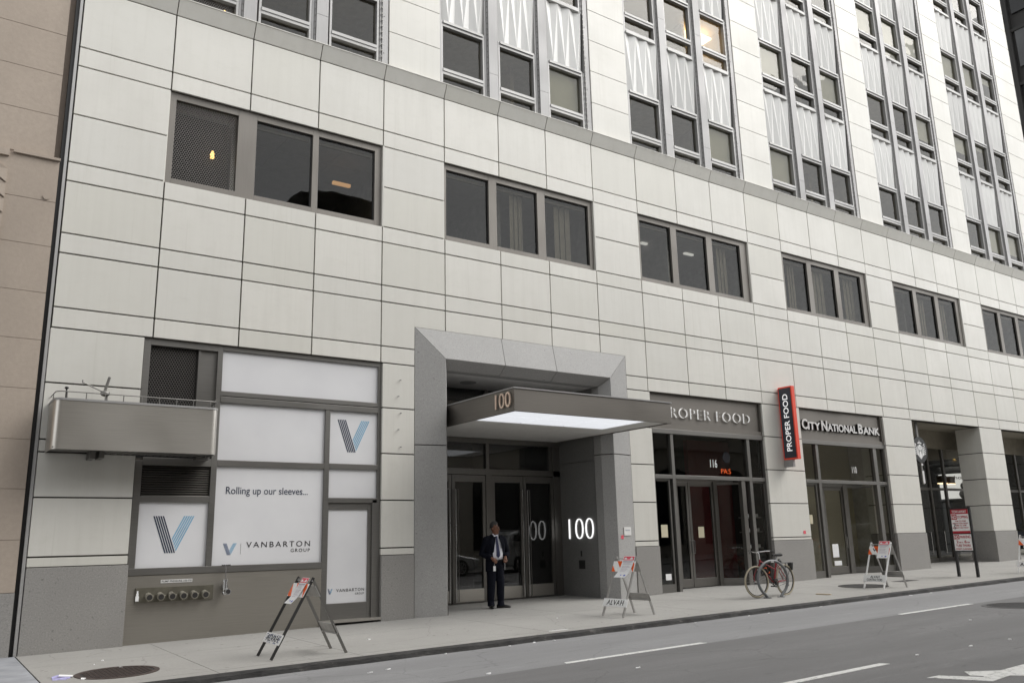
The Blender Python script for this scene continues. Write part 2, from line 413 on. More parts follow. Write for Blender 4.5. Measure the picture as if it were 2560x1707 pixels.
# ------------------------------------------------------------------ ground
XA, XB = -12.0, 46.0
def strip(fn, ys, x0=XA, x1=XB, step=2.0):
    mb = MB(); n = int((x1-x0)/step)
    vs = [W(x0+(x1-x0)*i/n, y, fn(x0+(x1-x0)*i/n, y)) for i in range(n+1) for y in ys]
    m = len(ys)
    mb.add(vs, [(i*m+j, (i+1)*m+j, (i+1)*m+j+1, i*m+j+1) for i in range(n) for j in range(m-1)])
    return mb
structure('ground', strip(lambda x, y: -1.12 + .0147*x, [-90, -30, 0, 60], -80, 120, 10), 'asphalt')
structure('road', strip(road, [-9.3, -6.05, -4.24]), 'asphalt')
structure('road_edge_strip', strip(road, [-4.24, -2.6]), 'asphalt_light')
# pavement: main sheet with saw cut joints left open
mb = MB()
PX = [-.09, 1.2, 2.55, 4.86, 6.2, 7.6, 9.0, 10.4, 11.8, 13.2, 14.6, 16.0, 17.4, 18.8, 20.2, 21.6, 23, 24.4, 25.3, 27, 29]
PY = [2.6, -.02, -1.0, -2.42, -2.60]
g = .006
for i in range(len(PX)-1):
    for j in range(len(PY)-1):
        x0, x1, y0, y1 = PX[i]+g/2, PX[i+1]-g/2, PY[j+1]+g/2, PY[j]-g/2
        if j == 0: x0, x1, y0 = PX[i], PX[i+1], PY[j+1]+g/2
        if j == 2 and i in (3, 4): pass
        t = [W(x, y, sw(x, y)) for x, y in ((x0,y0),(x1,y0),(x1,y1),(x0,y1))]
        mb.hexa([p - Vector((0,0,.07)) for p in t] + t)
structure('pavement', mb, 'pavement')
structure('pavement_bed', strip(lambda x, y: sw(x, y) - .006, [-2.6, 2.6], -12, 29), 'dark')
mb = MB()
for (x0, x1) in ((-4.2, -.1), (-8.3, -4.21), (-12, -8.31)):
    t = [W(x, y, sw(x, y)+.001) for x, y in ((x0,-2.6),(x1,-2.6),(x1,-.02),(x0,-.02))]
    mb.hexa([p - Vector((0,0,.07)) for p in t] + t)
structure('grey_pavement', mb, 'pavement_grey')
# kerb with an uneven stained face
mb = MB(); n = 230; rows = []
for i in range(n+1):
    x = -12 + 41*i/n; j = random.uniform(-.012, .012); k = random.uniform(-.010, .006)
    rows.append([W(x, -2.597, sw(x, -2.6)), W(x, -2.622+j*.4, sw(x, -2.6)-.003+k*.3), W(x, -2.65+j, sw(x, -2.65)-.016+k), W(x, -2.668+j, road(x, -2.65)-.02)])
mb.add([p for r in rows for p in r], [(i*4+j, (i+1)*4+j, (i+1)*4+j+1, i*4+j+1) for i in range(n) for j in range(3)])
structure('kerb', mb, 'kerb')
mb = strip(lambda x, y: -.89 + .0147*x - .01*(y+9.3), [-12.35, -9.3]); 
structure('opposite_pavement', mb, 'pavement')
mb = MB()
for i in range(30):
    x0, x1 = -12+58*i/30, -12+58*(i+1)/30
    mb.hexa([W(x0,-9.32,-1.05+.0147*x0), W(x1,-9.32,-1.05+.0147*x1), W(x1,-9.24,-1.05+.0147*x1), W(x0,-9.24,-1.05+.0147*x0),
             W(x0,-9.32,-.887+.0147*x0), W(x1,-9.32,-.887+.0147*x1), W(x1,-9.24,-.887+.0147*x1), W(x0,-9.24,-.887+.0147*x0)])
structure('opposite_kerb', mb, 'kerb')
# lane dashes and the turn arrow
def road_poly(pts, name, lab, mat='paint', group=None, lift=.004):
    mb = MB(); t = [W(x, y, road(x, y)) + Vector((0,0,lift)) for x, y in pts]; n = len(t)
    mb.add(t + [p - Vector((0,0,lift+.01)) for p in t], [tuple(range(n))] + [(i, (i+1) % n, (i+1) % n+n, i+n) for i in range(n)])
    o = mb.build(name, mat, origin=t[0]); return tag(o, lab, 'road marking', group)
def dash(x0, x1, y, w=.075): return [(x0, y-w*.55), (x0+.03, y+w*.4), (x1-.02, y+w*.5), (x1, y-w*.5)]
road_poly(dash(3.70, 5.47, -4.19), 'lane_dash', 'long white lane dash in front of the entrance canopy', group='white lane dashes')
road_poly(dash(8.85, 10.54, -4.215), 'lane_dash', 'white lane dash farther up the street beyond the bicycle', group='white lane dashes')
road_poly(dash(3.45, 5.28, -6.27), 'lane_dash', 'scuffed white lane dash nearest the photo\'s bottom edge', group='white lane dashes')
road_poly([(4.889,-6.832),(5.024,-6.842),(5.161,-7.09),(5.200,-7.075),(5.163,-6.997),(5.292,-6.888),(5.505,-7.04),(5.89,-7.028),(6.6,-7.02),(6.6,-7.22),(5.392,-7.257),(5.335,-7.186),(5.045,-7.213)],
          'turn_arrow', 'white painted arrow on the asphalt in the lower right corner')

# ------------------------------------------------------------------ the office building
base = W(12.5, 0, -.68)
B = thing('office_building', 'cream panelled office block with granite base, dark window bands and folded spandrels', 'building', base)
VO = {2: .0066, 3: -.0353, 0: -.0322}
def V(k):
    if k <= 0: return -.0734
    return k + (VO[k % 4] if k % 4 != 1 else 0.0)
rows = {'L': 6.892, 'T1': 6.076, 'T2': 5.825, 'M': 5.192, 'A': 4.585, 'B': 4.351, 'C': 3.713, 'D': 3.474, 'E': 2.837, 'F': 2.60}
G = .017
XEND = 25.2
def panel(mb, x0, x1, z0, z1, y0=0., th=.03, gl=True, gr=True, gb=True, gt=True):
    mb.ubox(x0+(G/2 if gl else 0), x1-(G/2 if gr else 0), y0, y0+th, z0+(G/2 if gb else 0), z1-(G/2 if gt else 0))
clad = MB()
bands = [('T1','L'), ('T2','T1'), ('A','T2'), ('B','A'), ('C','B'), ('D','C'), ('E','D'), ('F','E')]
NB = 6
def rnd(): return random.uniform(-.0012, .0012)
for k in range(0, 25):
    x0, x1 = V(k), V(k+1) if k < 24 else XEND
    bay = k >= 1 and k % 4 != 0
    for lo, hi in bands:
        z0, z1 = rows[lo], rows[hi]
        if lo == 'A':
            if bay: continue
            panel(clad, x0, x1, rows['M'], z1, rnd()); panel(clad, x0, x1, z0, rows['M'], rnd()); continue
        if lo in ('E', 'F') and 5 <= k < 8:
            if lo == 'E': panel(clad, x0, x1, 3.168, z1, rnd(), gb=False)
            continue
        if k == 4 and lo in ('E', 'F'):
            panel(clad, x0, 4.490, z0, z1, 0, gr=False)
            if lo == 'E': panel(clad, 4.490, x1, 3.168, z1, 0, gl=False, gb=False)
            continue
        if k == 8 and lo in ('E', 'F'):
            panel(clad, 8.516, x1, z0, z1, 0, gl=False)
            if lo == 'E': panel(clad, x0, 8.516, 3.168, z1, 0, gr=False, gb=False)
            continue
        panel(clad, x0, x1, z0, z1, rnd())
clad.build('cladding', 'panel', B, bevel=.004)
back = MB()
back.ubox(-.08, XEND, .031, .20, 5.84, 6.90)
back.ubox(-.08, XEND, .031, .20, 3.475, 4.575)
for x0, x1 in ((-.08, 4.48), (8.53, XEND)): back.ubox(x0, x1, .031, .20, 2.60, 3.474)
back.ubox(4.48, 8.53, .034, .20, 3.05, 3.474)
for k in range(0, 25, 4): back.ubox(V(k)+.01 if k else -.08, (V(k+1) if k < 24 else XEND)-.01, .031, .20, 4.576, 5.839)
back.build('joint_backing', 'joint', B)
# white returns at the window jambs
ret = MB()
for k in range(4, 25, 4): ret.ubox(V(k)-.004, V(k)+.02, .002, .12, 4.585, 5.83)
for k in range(1, 25, 4): ret.ubox(V(k)-.02, V(k)+.004, .032, .12, 4.585, 5.83)
ret.build('window_return', 'panel', B)
# sloping ledge
led = MB()
edges = [V(k) for k in range(0, 25)] + [XEND]
for i in range(25):
    x0, x1 = edges[i]+.006, edges[i+1]-.006
    led.hexa([W(x0, 0, 6.898), W(x1, 0, 6.898), W(x1, .1, 6.898), W(x0, .1, 6.898), W(x0, -.085, 7.10), W(x1, -.085, 7.10), W(x1, .1, 7.10), W(x0, .1, 7.10)])
led.build('ledge', 'ledge', B, bevel=.005)
cap = MB(); cap.ubox(-.06, XEND, -.092, .16, 7.1005, 7.112); cap.build('ledge_cap', 'panel', B)
lb = MB(); lb.hexa([W(-.06, .012, 6.897), W(XEND, .012, 6.897), W(XEND, .13, 6.897), W(-.06, .13, 6.897), W(-.06, -.06, 7.09), W(XEND, -.06, 7.09), W(XEND, .13, 7.09), W(-.06, .13, 7.09)])
lb.build('ledge_backing', 'joint', B)

# ground-floor pillars
PJ = [2.60, 1.978, 1.356, .737, .118]
pil = [(-.0734, .907, .010), (4.0, 4.490, .022), (8.516, 9.03, .03), (11.945, 13.06, .062), (15.93, 17.045, .135), (19.995, 21.06, .132), (24.0, XEND, .15)]
for i, (x0, x1, gt) in enumerate(pil):
    mb = MB(); d = .60 if i >= 4 else .16
    js = list(PJ) + ([gt] if gt < .1 else [])
    if gt >= .1: js[-1] = gt
    if i == 0: js = [2.60, 1.978, 1.356, 1.22, .737, .118, gt]
    for a, b in zip(js[:-1], js[1:]):
        if i < 4 or True:
            mb.ubox(x0, x1, .0, d, b+G/2, a-G/2)
    col = mb.build('pillar', 'panel', B, bevel=.005)
    jb = MB(); jb.ubox(x0+.015, x1-.015, .016, d-.016, gt-.02, 2.60); jb.build('pillar_joint', 'joint', col)
    gb = MB(); zb = sw(x0, 0)-.06
    if i == 1:
        gb.ubox(x0+.004, x1-.004, -.014, d-.02, zb, gt)
    else: gb.ubox(x0-(.012 if i == 3 else .0), x1+.012, -.014, d+.005, zb, gt)
    if i == 5:
        pass
    gb.build('granite_base', 'granite', col, bevel=.005)
# metal corner trim at the party wall
tm = MB(); tm.ubox(-.112, -.082, -.006, .2, -.86, 7.0); tm.build('edge_trim', 'alu_light', B)
tm = MB(); tm.ubox(-.15, -.113, .03, .2, -.86, 14.0); tm.build('gap_cover', 'black_metal', B)

# ---- perforated screens
def hexscreen(name, x0, x1, z0, z1, y, parent, mat, pitch=.0305, hole=.83):
    mb = MB(); r = pitch/math.sqrt(3); dx = pitch; dz = r*1.5
    nz = int((z1-z0)/dz)+1; nx = int((x1-x0)/dx)+1
    for j in range(nz):
        for i in range(nx):
            cx = x0 + (i+.5*(j % 2))*dx; cz = z0 + j*dz
            if cx > x1-.012 or cz > z1-.012: continue
            vs = [(cx+r*q*math.sin(math.pi/3*k), cz+r*q*math.cos(math.pi/3*k)) for q in (1.0, hole) for k in range(6)]
            mb.add([W(a, y, b) for a, b in vs] + [W(a, y+.006, b) for a, b in vs[6:]],
                   [(k, (k+1) % 6, 6+(k+1) % 6, 6+k) for k in range(6)] + [(6+k, 6+(k+1) % 6, 12+(k+1) % 6, 12+k) for k in range(6)])
    return mb.build(name, mat, parent)
M['screen'] = steel_mat('perforated_screen', (.17, .16, .15), .45, False, .5)

def frame_bars(mb, x0, x1, z0, z1, w, y0, y1, wt=None, wb=None):
    wt = wt or w; wb = wb or w
    mb.ubox(x0, x0+w, y0, y1, z0, z1); mb.ubox(x1-w, x1, y0, y1, z0, z1)
    mb.ubox(x0+w, x1-w, y0, y1, z1-wt, z1); mb.ubox(x0+w, x1-w, y0, y1, z0, z0+wb)

# ---- lower window band
for b in range(NB):
    x = 4*b
    xl, xr = V(4*b+1), V(4*b+4)
    fr = MB(); y0, y1 = .045, .10
    z0, z1 = 4.577, 5.84
    if b == 0: spans = [(1.069, 1.858), (2.106, 2.891), (2.978, 3.833)]
    else: spans = [(x+1.02, x+1.795), (x+1.945, x+2.745), (x+2.905, x+3.70 if b > 1 else x+3.83)]
    spans = [(A(p, .05), A(q, .05)) for p, q in spans]
    gz0, gz1 = AZ(4.643, .05), AZ(5.708, .05)
    fr.ubox(xl, spans[0][0], y0, y1, z0, z1); fr.ubox(spans[-1][1], xr, y0, y1, z0, z1)
    for (p, q), (p2, q2) in zip(spans, spans[1:]): fr.ubox(q, p2, y0, y1, z0, z1)
    for p, q in spans: fr.ubox(p, q, y0, y1, z0, gz0); fr.ubox(p, q, y0, y1, gz1, z1)
    wn = fr.build('window', 'window_frame', B, bevel=.004)
    for i, (p, q) in enumerate(spans):
        if b == 0 and i == 0:
            hexscreen('perforated_screen', p, q, gz0, gz1, .085, wn, 'screen')
            d = MB(); d.ubox(p-.02, q+.02, .50, .53, gz0-.1, gz1+.1); d.build('screen_backing', 'dark', wn)
            continue
        m2 = MB(); frame_bars(m2, p, q, gz0, gz1, .016, .080, .10); m2.build('gasket', 'black_metal', wn)
        m3 = MB(); m3.ubox(p+.014, q-.014, .088, .0895, gz0+.014, gz1-.014); m3.build('pane', 'glass', wn)
        m4 = MB(); rr = random.Random(b*7+i)
        # raised blind stack and a hanging vertical blind
        m4.ubox(p+.02, q-.02, .14, .18, gz1-.07, gz1-.03)
        if (b, i) in ((1, 1), (1, 2), (2, 2), (3, 0), (3, 1), (3, 2), (4, 1), (4, 2)):
            w = (q-p)*rr.uniform(.28, .5); s0 = p+(q-p)*rr.uniform(.25, .45)
            for t in range(6): m4.ubox(s0+w*t/6, s0+w*(t+.9)/6, .2+.012*(t % 2), .205+.012*(t % 2), gz0-.05, gz1)
        m4.build('blind', 'room_dim', wn)
# lamps behind
def lamp_part(name, p, r, mat, parent):
    mb = MB(); mb.loft([((p[0], p[1], p[2]-r*1.6), r*.75, r*.75), ((p[0], p[1], p[2]), r*.8, r*.8), ((p[0], p[1], p[2]+r*1.3), r*.35, r*.35)], 10)
    return mb.build(name, mat, parent, smooth=True)
lamp_part('stair_lamp', W(1.66, .42, 5.28), .05, 'lamp_warm', B)
mb = MB(); mb.ubox(3.52, 3.80, .75, .80, 5.42, 5.465); mb.build('ceiling_lamp', 'lamp_dim', B)
for xx in (10.05, 10.72, 11.25, 15.1):
    mb = MB(); mb.ubox(xx, xx+.24, 1.0, 1.06, 5.765, 5.795); mb.build('ceiling_lamp', 'lamp_tube', B)
# rooms behind the lower windows
rm = MB(); rm.ubox(1.95, XEND, 3.0, 3.1, 4.2, 6.3); 
rm.build('back_wall', 'room', B)
rc = MB()
for i in range(30):
    for j in range(4): rc.ubox(.2+i*.83+.006, .2+(i+1)*.83-.006, .22+j*.7, .22+(j+1)*.7-.012, 5.80, 5.83)
rc.build('ceiling_tiles', 'ceiling', B)
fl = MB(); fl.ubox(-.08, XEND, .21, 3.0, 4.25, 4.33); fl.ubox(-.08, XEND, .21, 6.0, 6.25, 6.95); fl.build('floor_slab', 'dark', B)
for k in range(1, 7): pw = MB(); pw.ubox(4*k+.3, 4*k+.55, .22, 3, 4.3, 5.8); pw.build('partition', 'room', B)
for xx in (1.93, 6.3, 10.2, 14.6, 18.2, 22.7): pw = MB(); pw.ubox(xx, xx+.06, .5, 3, 4.3, 5.8); pw.build('partition', 'room', B)

# ---- upper floors
def bay_left(b): return .944+4*b
FH = 2.48
nfl = [1, 2, 3, 3, 4, 4]
piers = [(-.0734, .944)] + [(4*b+4.045 if b < 5 else 24.035, 4*b+4.93 if b < 5 else XEND) for b in range(6)]
for i, (p, q) in enumerate(piers):
    mb = MB(); z = 7.112; n = 0; zt = [8.6, 9.8, 11.3, 13.6, 15.0, 17.2, 17.4][i]
    js = [7.735+.6215*n for n in range(17)]
    for zz in js:
        mb.ubox(p, q, rnd()*.5, .16, z+.0045, zz-.0045); z = zz
        if zz > zt: break
    pr = mb.build('pier', 'panel', B, bevel=.006)
    j = MB(); j.ubox(p+.014, q-.014, .014, .15, 7.1, z-.02); j.build('pier_joint', 'joint', pr)
up = random.Random(5)
pitch = 1.035
blind_set = {(1,0,2): 1.0, (2,0,2): 1.0, (3,0,0): 1.0, (4,1,2): .78, (5,0,1): .85, (5,0,2): .75, (5,1,0): .6, (5,1,1): .18, (4,2,0): 1, (4,2,1): 1, (4,2,2): 1, (3,1,0): 1, (3,1,2): 1, (5,2,0): .9, (5,2,2): .3, (3,2,1): .4, (5,2,1): .9}
for b in range(NB):
    xl = bay_left(b); ox = bay_left(b)-4.944
    top = 7.0+FH*nfl[b]
    # jambs and projecting mullions with hinge studs
    jm = MB(); jm.ubox(ox+4.905, ox+4.968, .03, .16, 7.112, top); jm.build('jamb', 'alu', B)
    jm = MB(); jm.ubox(ox+7.935, ox+8.03, .012, .16, 7.112, top)
    zz = 7.35
    while zz < top: jm.cyl(W(ox+7.965, .012, zz), W(ox+7.965, .003, zz), .012, 8); zz += .62
    jm_obj = jm.build('jamb', 'alu', B)
    for c in range(2):
        x0 = ox+5.845+c*pitch
        ml = MB(); zz = 7.112
        seg = [7.605+FH*i for i in range(0, 6)]
        for sgm in seg:
            e = min(sgm, top); 
            if e > zz: ml.ubox(x0, x0+.178, -.02, .12, zz, e-.003)
            zz = e
        ml.ubox(x0-.018, x0-.0005, .008, .10, 7.112, top); ml.ubox(x0-.054, x0-.0185, .024, .11, 7.112, top)
        mo = ml.build('mullion', 'alu', B, bevel=.004)
        st = MB(); zz = 7.16
        
        while zz < top: st.ubox(x0-.020, x0-.004, .002, .009, zz, zz+.02); zz += .1035
        st.build('hinge_strip', 'bronze', mo)['kind'] = 'stuff'
    st = MB(); zz = 7.16; x0 = ox+7.935
    while zz < top: st.ubox(x0-.022, x0-.001, .0, .014, zz, zz+.022); zz += .1035
    st.build('hinge_strip', 'bronze', jm_obj)['kind'] = 'stuff'
    for f in range(nfl[b]):
        z0 = 7.0 + FH*f
        for c in range(3):
            x0 = ox+4.968+c*pitch+(.06 if c else 0); x1 = ox+5.83+c*pitch
            if c == 2: x1 = ox+7.925
            zl = max(z0, 7.112)
            y0, y1 = .03, .13
            fr = MB()
            fr.ubox(x0, x0+.034, y0, y1, zl, z0+1.285); fr.ubox(x1-.075, x1-.04, y0, y1, zl, z0+1.285); fr.ubox(x1-.04, x1-.024, y0+.03, y1, zl, z0+1.285)
            fr.ubox(x1-.024, x1+.0 if c < 2 else x1+.01, y0+.004, y1, zl, z0+1.285)
            a, e = x0+.034, x1-.075
            if f: fr.ubox(a, e, y0-.02, y1, z0+.0, z0+.045); fr.ubox(a, e, y0, y1, z0+.045, z0+.09)
            fr.ubox(a, e, y0-.012, y1, z0+.395, z0+.445); fr.ubox(a, e, y0, y1, z0+.345, z0+.392)
            fr.ubox(a, e, y0, y1, z0+1.19, z0+1.235); fr.ubox(a, e, y0-.02, y1, z0+1.24, z0+1.285)
            wn = fr.build('window', 'alu_light', B, bevel=.003)
            if b == 0 and c == 0:
                hexscreen('perforated_screen', a, e, zl, z0+1.19, .10, wn, 'screen')
                d = MB(); d.ubox(a-.02, e+.02, .5, .53, zl, z0+1.2); d.build('screen_backing', 'dark', wn)
            else:
                m3 = MB(); m3.ubox(a-.004, e+.004, .095, .0965, z0+.440, z0+1.195); m3.build('pane', 'glass_up', wn)
                m3 = MB(); m3.ubox(a-.004, e+.004, .100, .1015, max(zl, z0+.085), z0+.35); m3.build('pane', 'glass_up', wn)
                cov = blind_set.get((b, f, c))
                if cov:
                    m4 = MB(); zt = z0+1.2; m4.ubox(a+.005, e-.005, .135, .14, zt-.76*cov, zt)
                    if cov == 1 and up.random() < .35: m4.ubox(a+.005, e-.005, .135, .14, z0+.09, z0+.36)
                    m4.build('blind', 'blind', wn)
            # folded spandrel
            sp = MB(); d = .058; n = 6; zb, zt = z0+1.288, z0+FH-.002
            xa, xb = x0+.004, x1-.03
            bt = [W(xa+(xb-xa)*i/n, .085-(d if i % 2 else 0), zb) for i in range(n+1)]
            tp = [W(xa+(xb-xa)*i/n, .085-(0 if i % 2 else d), zt) for i in range(n+1)]
            fs = []
            for i in range(n):
                if i % 2: fs += [(i, i+n+2, i+n+1), (i, i+1, i+n+2)]
                else: fs += [(i+1, i+n+1, i), (i+1, i+n+2, i+n+1)]
            # soffits under the folds
            bk = [W(xa+(xb-xa)*i/n, .085, zb) for i in range(n+1)]; o = 2*(n+1)
            fs += [(i, o+i, o+i+1, i+1) for i in range(n)]
            sp.add(bt+tp+bk, fs); sp.build('spandrel', 'spandrel', B)
            sl = MB(); sl.ubox(xa, xb, .088, .15, zb, zt); sl.build('spandrel_backing', 'joint', wn)
# rooms behind the upper windows
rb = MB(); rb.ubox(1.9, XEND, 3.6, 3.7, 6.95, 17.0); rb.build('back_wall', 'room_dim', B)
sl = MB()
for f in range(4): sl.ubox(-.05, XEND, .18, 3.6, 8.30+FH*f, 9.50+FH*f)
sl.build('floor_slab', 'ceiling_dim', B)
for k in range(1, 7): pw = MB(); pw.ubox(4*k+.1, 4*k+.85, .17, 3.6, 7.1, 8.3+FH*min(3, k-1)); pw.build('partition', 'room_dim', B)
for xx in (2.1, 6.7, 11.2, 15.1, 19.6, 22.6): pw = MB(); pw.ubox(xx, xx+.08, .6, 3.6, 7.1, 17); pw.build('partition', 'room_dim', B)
mb = MB(); mb.ubox(11.3, 12.0, .5, 1.0, 10.62, 10.66); mb.build('ceiling_lamp', 'lamp_orange', B)
lamp_part('stair_lamp', W(1.70, .40, 7.40), .05, 'lamp_warm', B)
# left end of the tower and right end return
ew = MB(); ew.ubox(XEND-.02, XEND+.03, .02, 9.0, 2.6, 17.4); ew.build('side_wall', 'panel', B)
ew = MB(); ew.ubox(-.09, -.04, .2, 9.0, -.9, 9.0); ew.build('party_wall', 'joint', B)

# ------------------------------------------------------------------ ground floor, bay with the white window film
def Q(x0, x1, z0, z1, d):   # facade-plane measurements -> depth d
    return A(x0, d), A(x1, d), AZ(z0, d), AZ(z1, d)
sf = part_empty('storefront', B)
D0 = .045
fr = MB()
def fb(x0, x1, z0, z1, y0=.035, y1=.12): 
    a = Q(x0, x1, z0, z1, y0); fr.ubox(a[0], a[1], y0, y1, a[2], a[3])
fb(.910, .988, -.105, 1.165); fb(.910, .985, 1.70, 2.595)          # left stile
fb(1.765, 1.826, 1.91, 2.595); fb(1.757, 1.826, -.03, 1.91)
fb(.985, 1.765, 2.515, 2.60); fb(1.826, 3.985, 2.537, 2.60)
fb(3.935, 3.985, .74, 2.537); 
fb(1.826, 3.935, 1.975, 2.033); fb(1.826, 3.935, 1.893, 1.965, .03)
fb(3.185, 3.252, -.75, 1.893); fb(1.826, 3.185, 1.125, 1.196); fb(3.252, 3.935, 1.133, 1.20)
fb(3.252, 3.935, .70, .763); fb(.988, 1.757, .695, .765); fb(.988, 1.757, 1.112, 1.20)
fb(.910, 3.185, -.108, -.032, .022)
fb(3.868, 3.985, -.76, .74)
fr.build('frame', 'bronze', sf, bevel=.004)
pn = {}
for nm, (x0, x1, z0, z1) in dict(top=(1.826,3.935,2.033,2.537), big=(1.826,3.185,1.196,1.893), logo=(3.252,3.935,1.20,1.893), main=(1.826,3.185,-.032,1.125), small=(3.252,3.935,.763,1.133), low=(.988,1.757,-.032,.695)).items():
    mb = MB(); a = Q(x0-.004, x1+.004, z0-.004, z1+.004, .06); mb.ubox(a[0], a[1], .062, .075, a[2], a[3])
    pn[nm] = mb.build('film_panel', 'film', sf)
YT = .0605
def logo(x0, x1, z0, z1, parent, y=YT, cols=('navy_ink', 'sky_ink')):
    w, h = x1-x0, z1-z0; a = MB(); b = MB(); t = .034
    def ply(mb, pts):
        p = [W(A(x0+u*w, y), y, AZ(z0+v*h, y)) for u, v in pts]; n = len(p)
        mb.add(p + [q+Vector((0,.001,0)) for q in p], [tuple(range(n))] + [(i,(i+1)%n,(i+1)%n+n,i+n) for i in range(n)])
    for i in range(5):
        s = i*.0555; ply(a, [(s, 1), (s+t, 1), (s+t+.32, 0), (s+.32, 0)])
        xt = .743+i*.0555
        # right stripes slope to (xt-.43, 0); stop on the last navy stripe
        def hit(xq):
            v = (xq-.43-.58)/(-.43-.32) if False else None
            # xq-.43*(1-v) = .262+.32*(1-v)
            return 1-(xq-.262-.02)/.75
        v0, v1 = max(0, hit(xt)), max(0, hit(xt+t))
        ply(b, [(xt, 1), (xt+t, 1), (xt+t-.43*(1-v1), v1), (xt-.43*(1-v0), v0)])
    a.build('logo', cols[0], parent); b.build('logo', cols[1], parent)
logo(1.145, 1.60, .126, .538, sf); logo(3.352, 3.81, 1.352, 1.775, sf)
logo(1.945, 2.107, .085, .22, sf, cols=('grey_ink', 'sky_ink'))
tx = MB()
def stext(body, x0, x1, z, h, y=YT, **k):
    wall_text(tx, body, A(x0, y), A(x1, y), AZ(z, y), h*1.006, y, .0015, **k)
stext('Rolling up our sleeves...', 1.947, 2.972, .795, .085)
tx.build('lettering', 'navy_ink', sf); tx = MB()
# spaced capitals with fine serifs
def serif_caps(body, x0, x1, z, h, y):
    n = len(body); stext(body, x0, x1, z, h, y, spacing=1.35)
serif_caps('VANBARTON', 2.222, 3.022, .165, .066, YT); serif_caps('GROUP', 2.775, 3.022, .10, .04, YT)
tx.ubox(A(2.155, YT), A(2.157, YT), YT-.001, YT, .09, .215)
tx.build('lettering', 'black_ink', sf)
# steel panel below
lp = MB(); a = Q(.915, 3.185, -.92, -.11, .03); lp.ubox(a[0], a[1], .03, .12, a[2], a[3]); lp.build('steel_panel', 'steel_low', sf, bevel=.004)
# louvre
lv = MB(); a = Q(.995, 1.757, .765, 1.112, .06)
for i in range(13):
    z = a[2]+(a[3]-a[2])*(i+.5)/13
    lv.hexa([W(a[0], .05, z-.014), W(a[1], .05, z-.014), W(a[1], .058, z-.014), W(a[0], .058, z-.014), W(a[0], .072, z+.006), W(a[1], .072, z+.006), W(a[1], .080, z+.006), W(a[0], .080, z+.006)])
lv.build('louvre', 'fascia', sf)
d = MB(); d.ubox(a[0], a[1], .10, .13, a[2], a[3]); d.build('louvre_backing', 'dark', sf)
a = Q(.985, 1.535, 1.60, 2.515, .07); hexscreen('perforated_screen', a[0], a[1], a[2], a[3], .085, sf, 'screen')
fr = MB(); fb(1.53, 1.765, 1.60, 2.515, .07, .12); fb(1.538, 1.56, 1.7, 2.515, .055, .12); fr.build('side_panel', 'bronze', sf)
d = MB(); d.ubox(.90, 1.9, .45, .5, 1.2, 2.7); d.build('screen_backing', 'dark', sf)
d = MB(); d.ubox(.90, 4.02, .125, .14, -.9, 1.2); d.ubox(1.83, 4.02, .125, .14, 1.2, 2.6); d.build('film_backing', 'joint', sf)
# door at its right
dr = MB(); a = Q(3.242, 3.868, -.74, .697, .055); g_ = Q(3.258, 3.808, -.54, .613, .055)
dr.ubox(a[0], g_[0], .055, .11, a[2], a[3]); dr.ubox(g_[1], a[1], .055, .11, a[2], a[3]); dr.ubox(g_[0], g_[1], .055, .11, a[2], g_[2]); dr.ubox(g_[0], g_[1], .055, .11, g_[3], a[3])
door = dr.build('door', 'bronze', B, bevel=.004)
pnl = MB(); pnl.ubox(g_[0]-.003, g_[1]+.003, .07, .08, g_[2]-.003, g_[3]+.003); pnl.build('film_panel', 'film', door)
YT2 = .0685
logo(3.272, 3.338, -.43, -.362, door, y=YT2, cols=('grey_ink', 'sky_ink'))
tx = MB(); stext('VANBARTON', 3.388, 3.767, -.405, .038, YT2, spacing=1.3); stext('GROUP', 3.645, 3.767, -.447, .024, YT2, spacing=1.3); tx.build('lettering', 'black_ink', door)
hd = MB(); hd.tube([W(3.285,.055,-.15), W(3.285,.02,-.15), W(3.285,.02,.12), W(3.285,.055,.12)], .010, 8); 
th = MB(); th.ubox(3.2, 4.0, -.02, .1, -.775, -.741); th.build('threshold', 'steel', B)

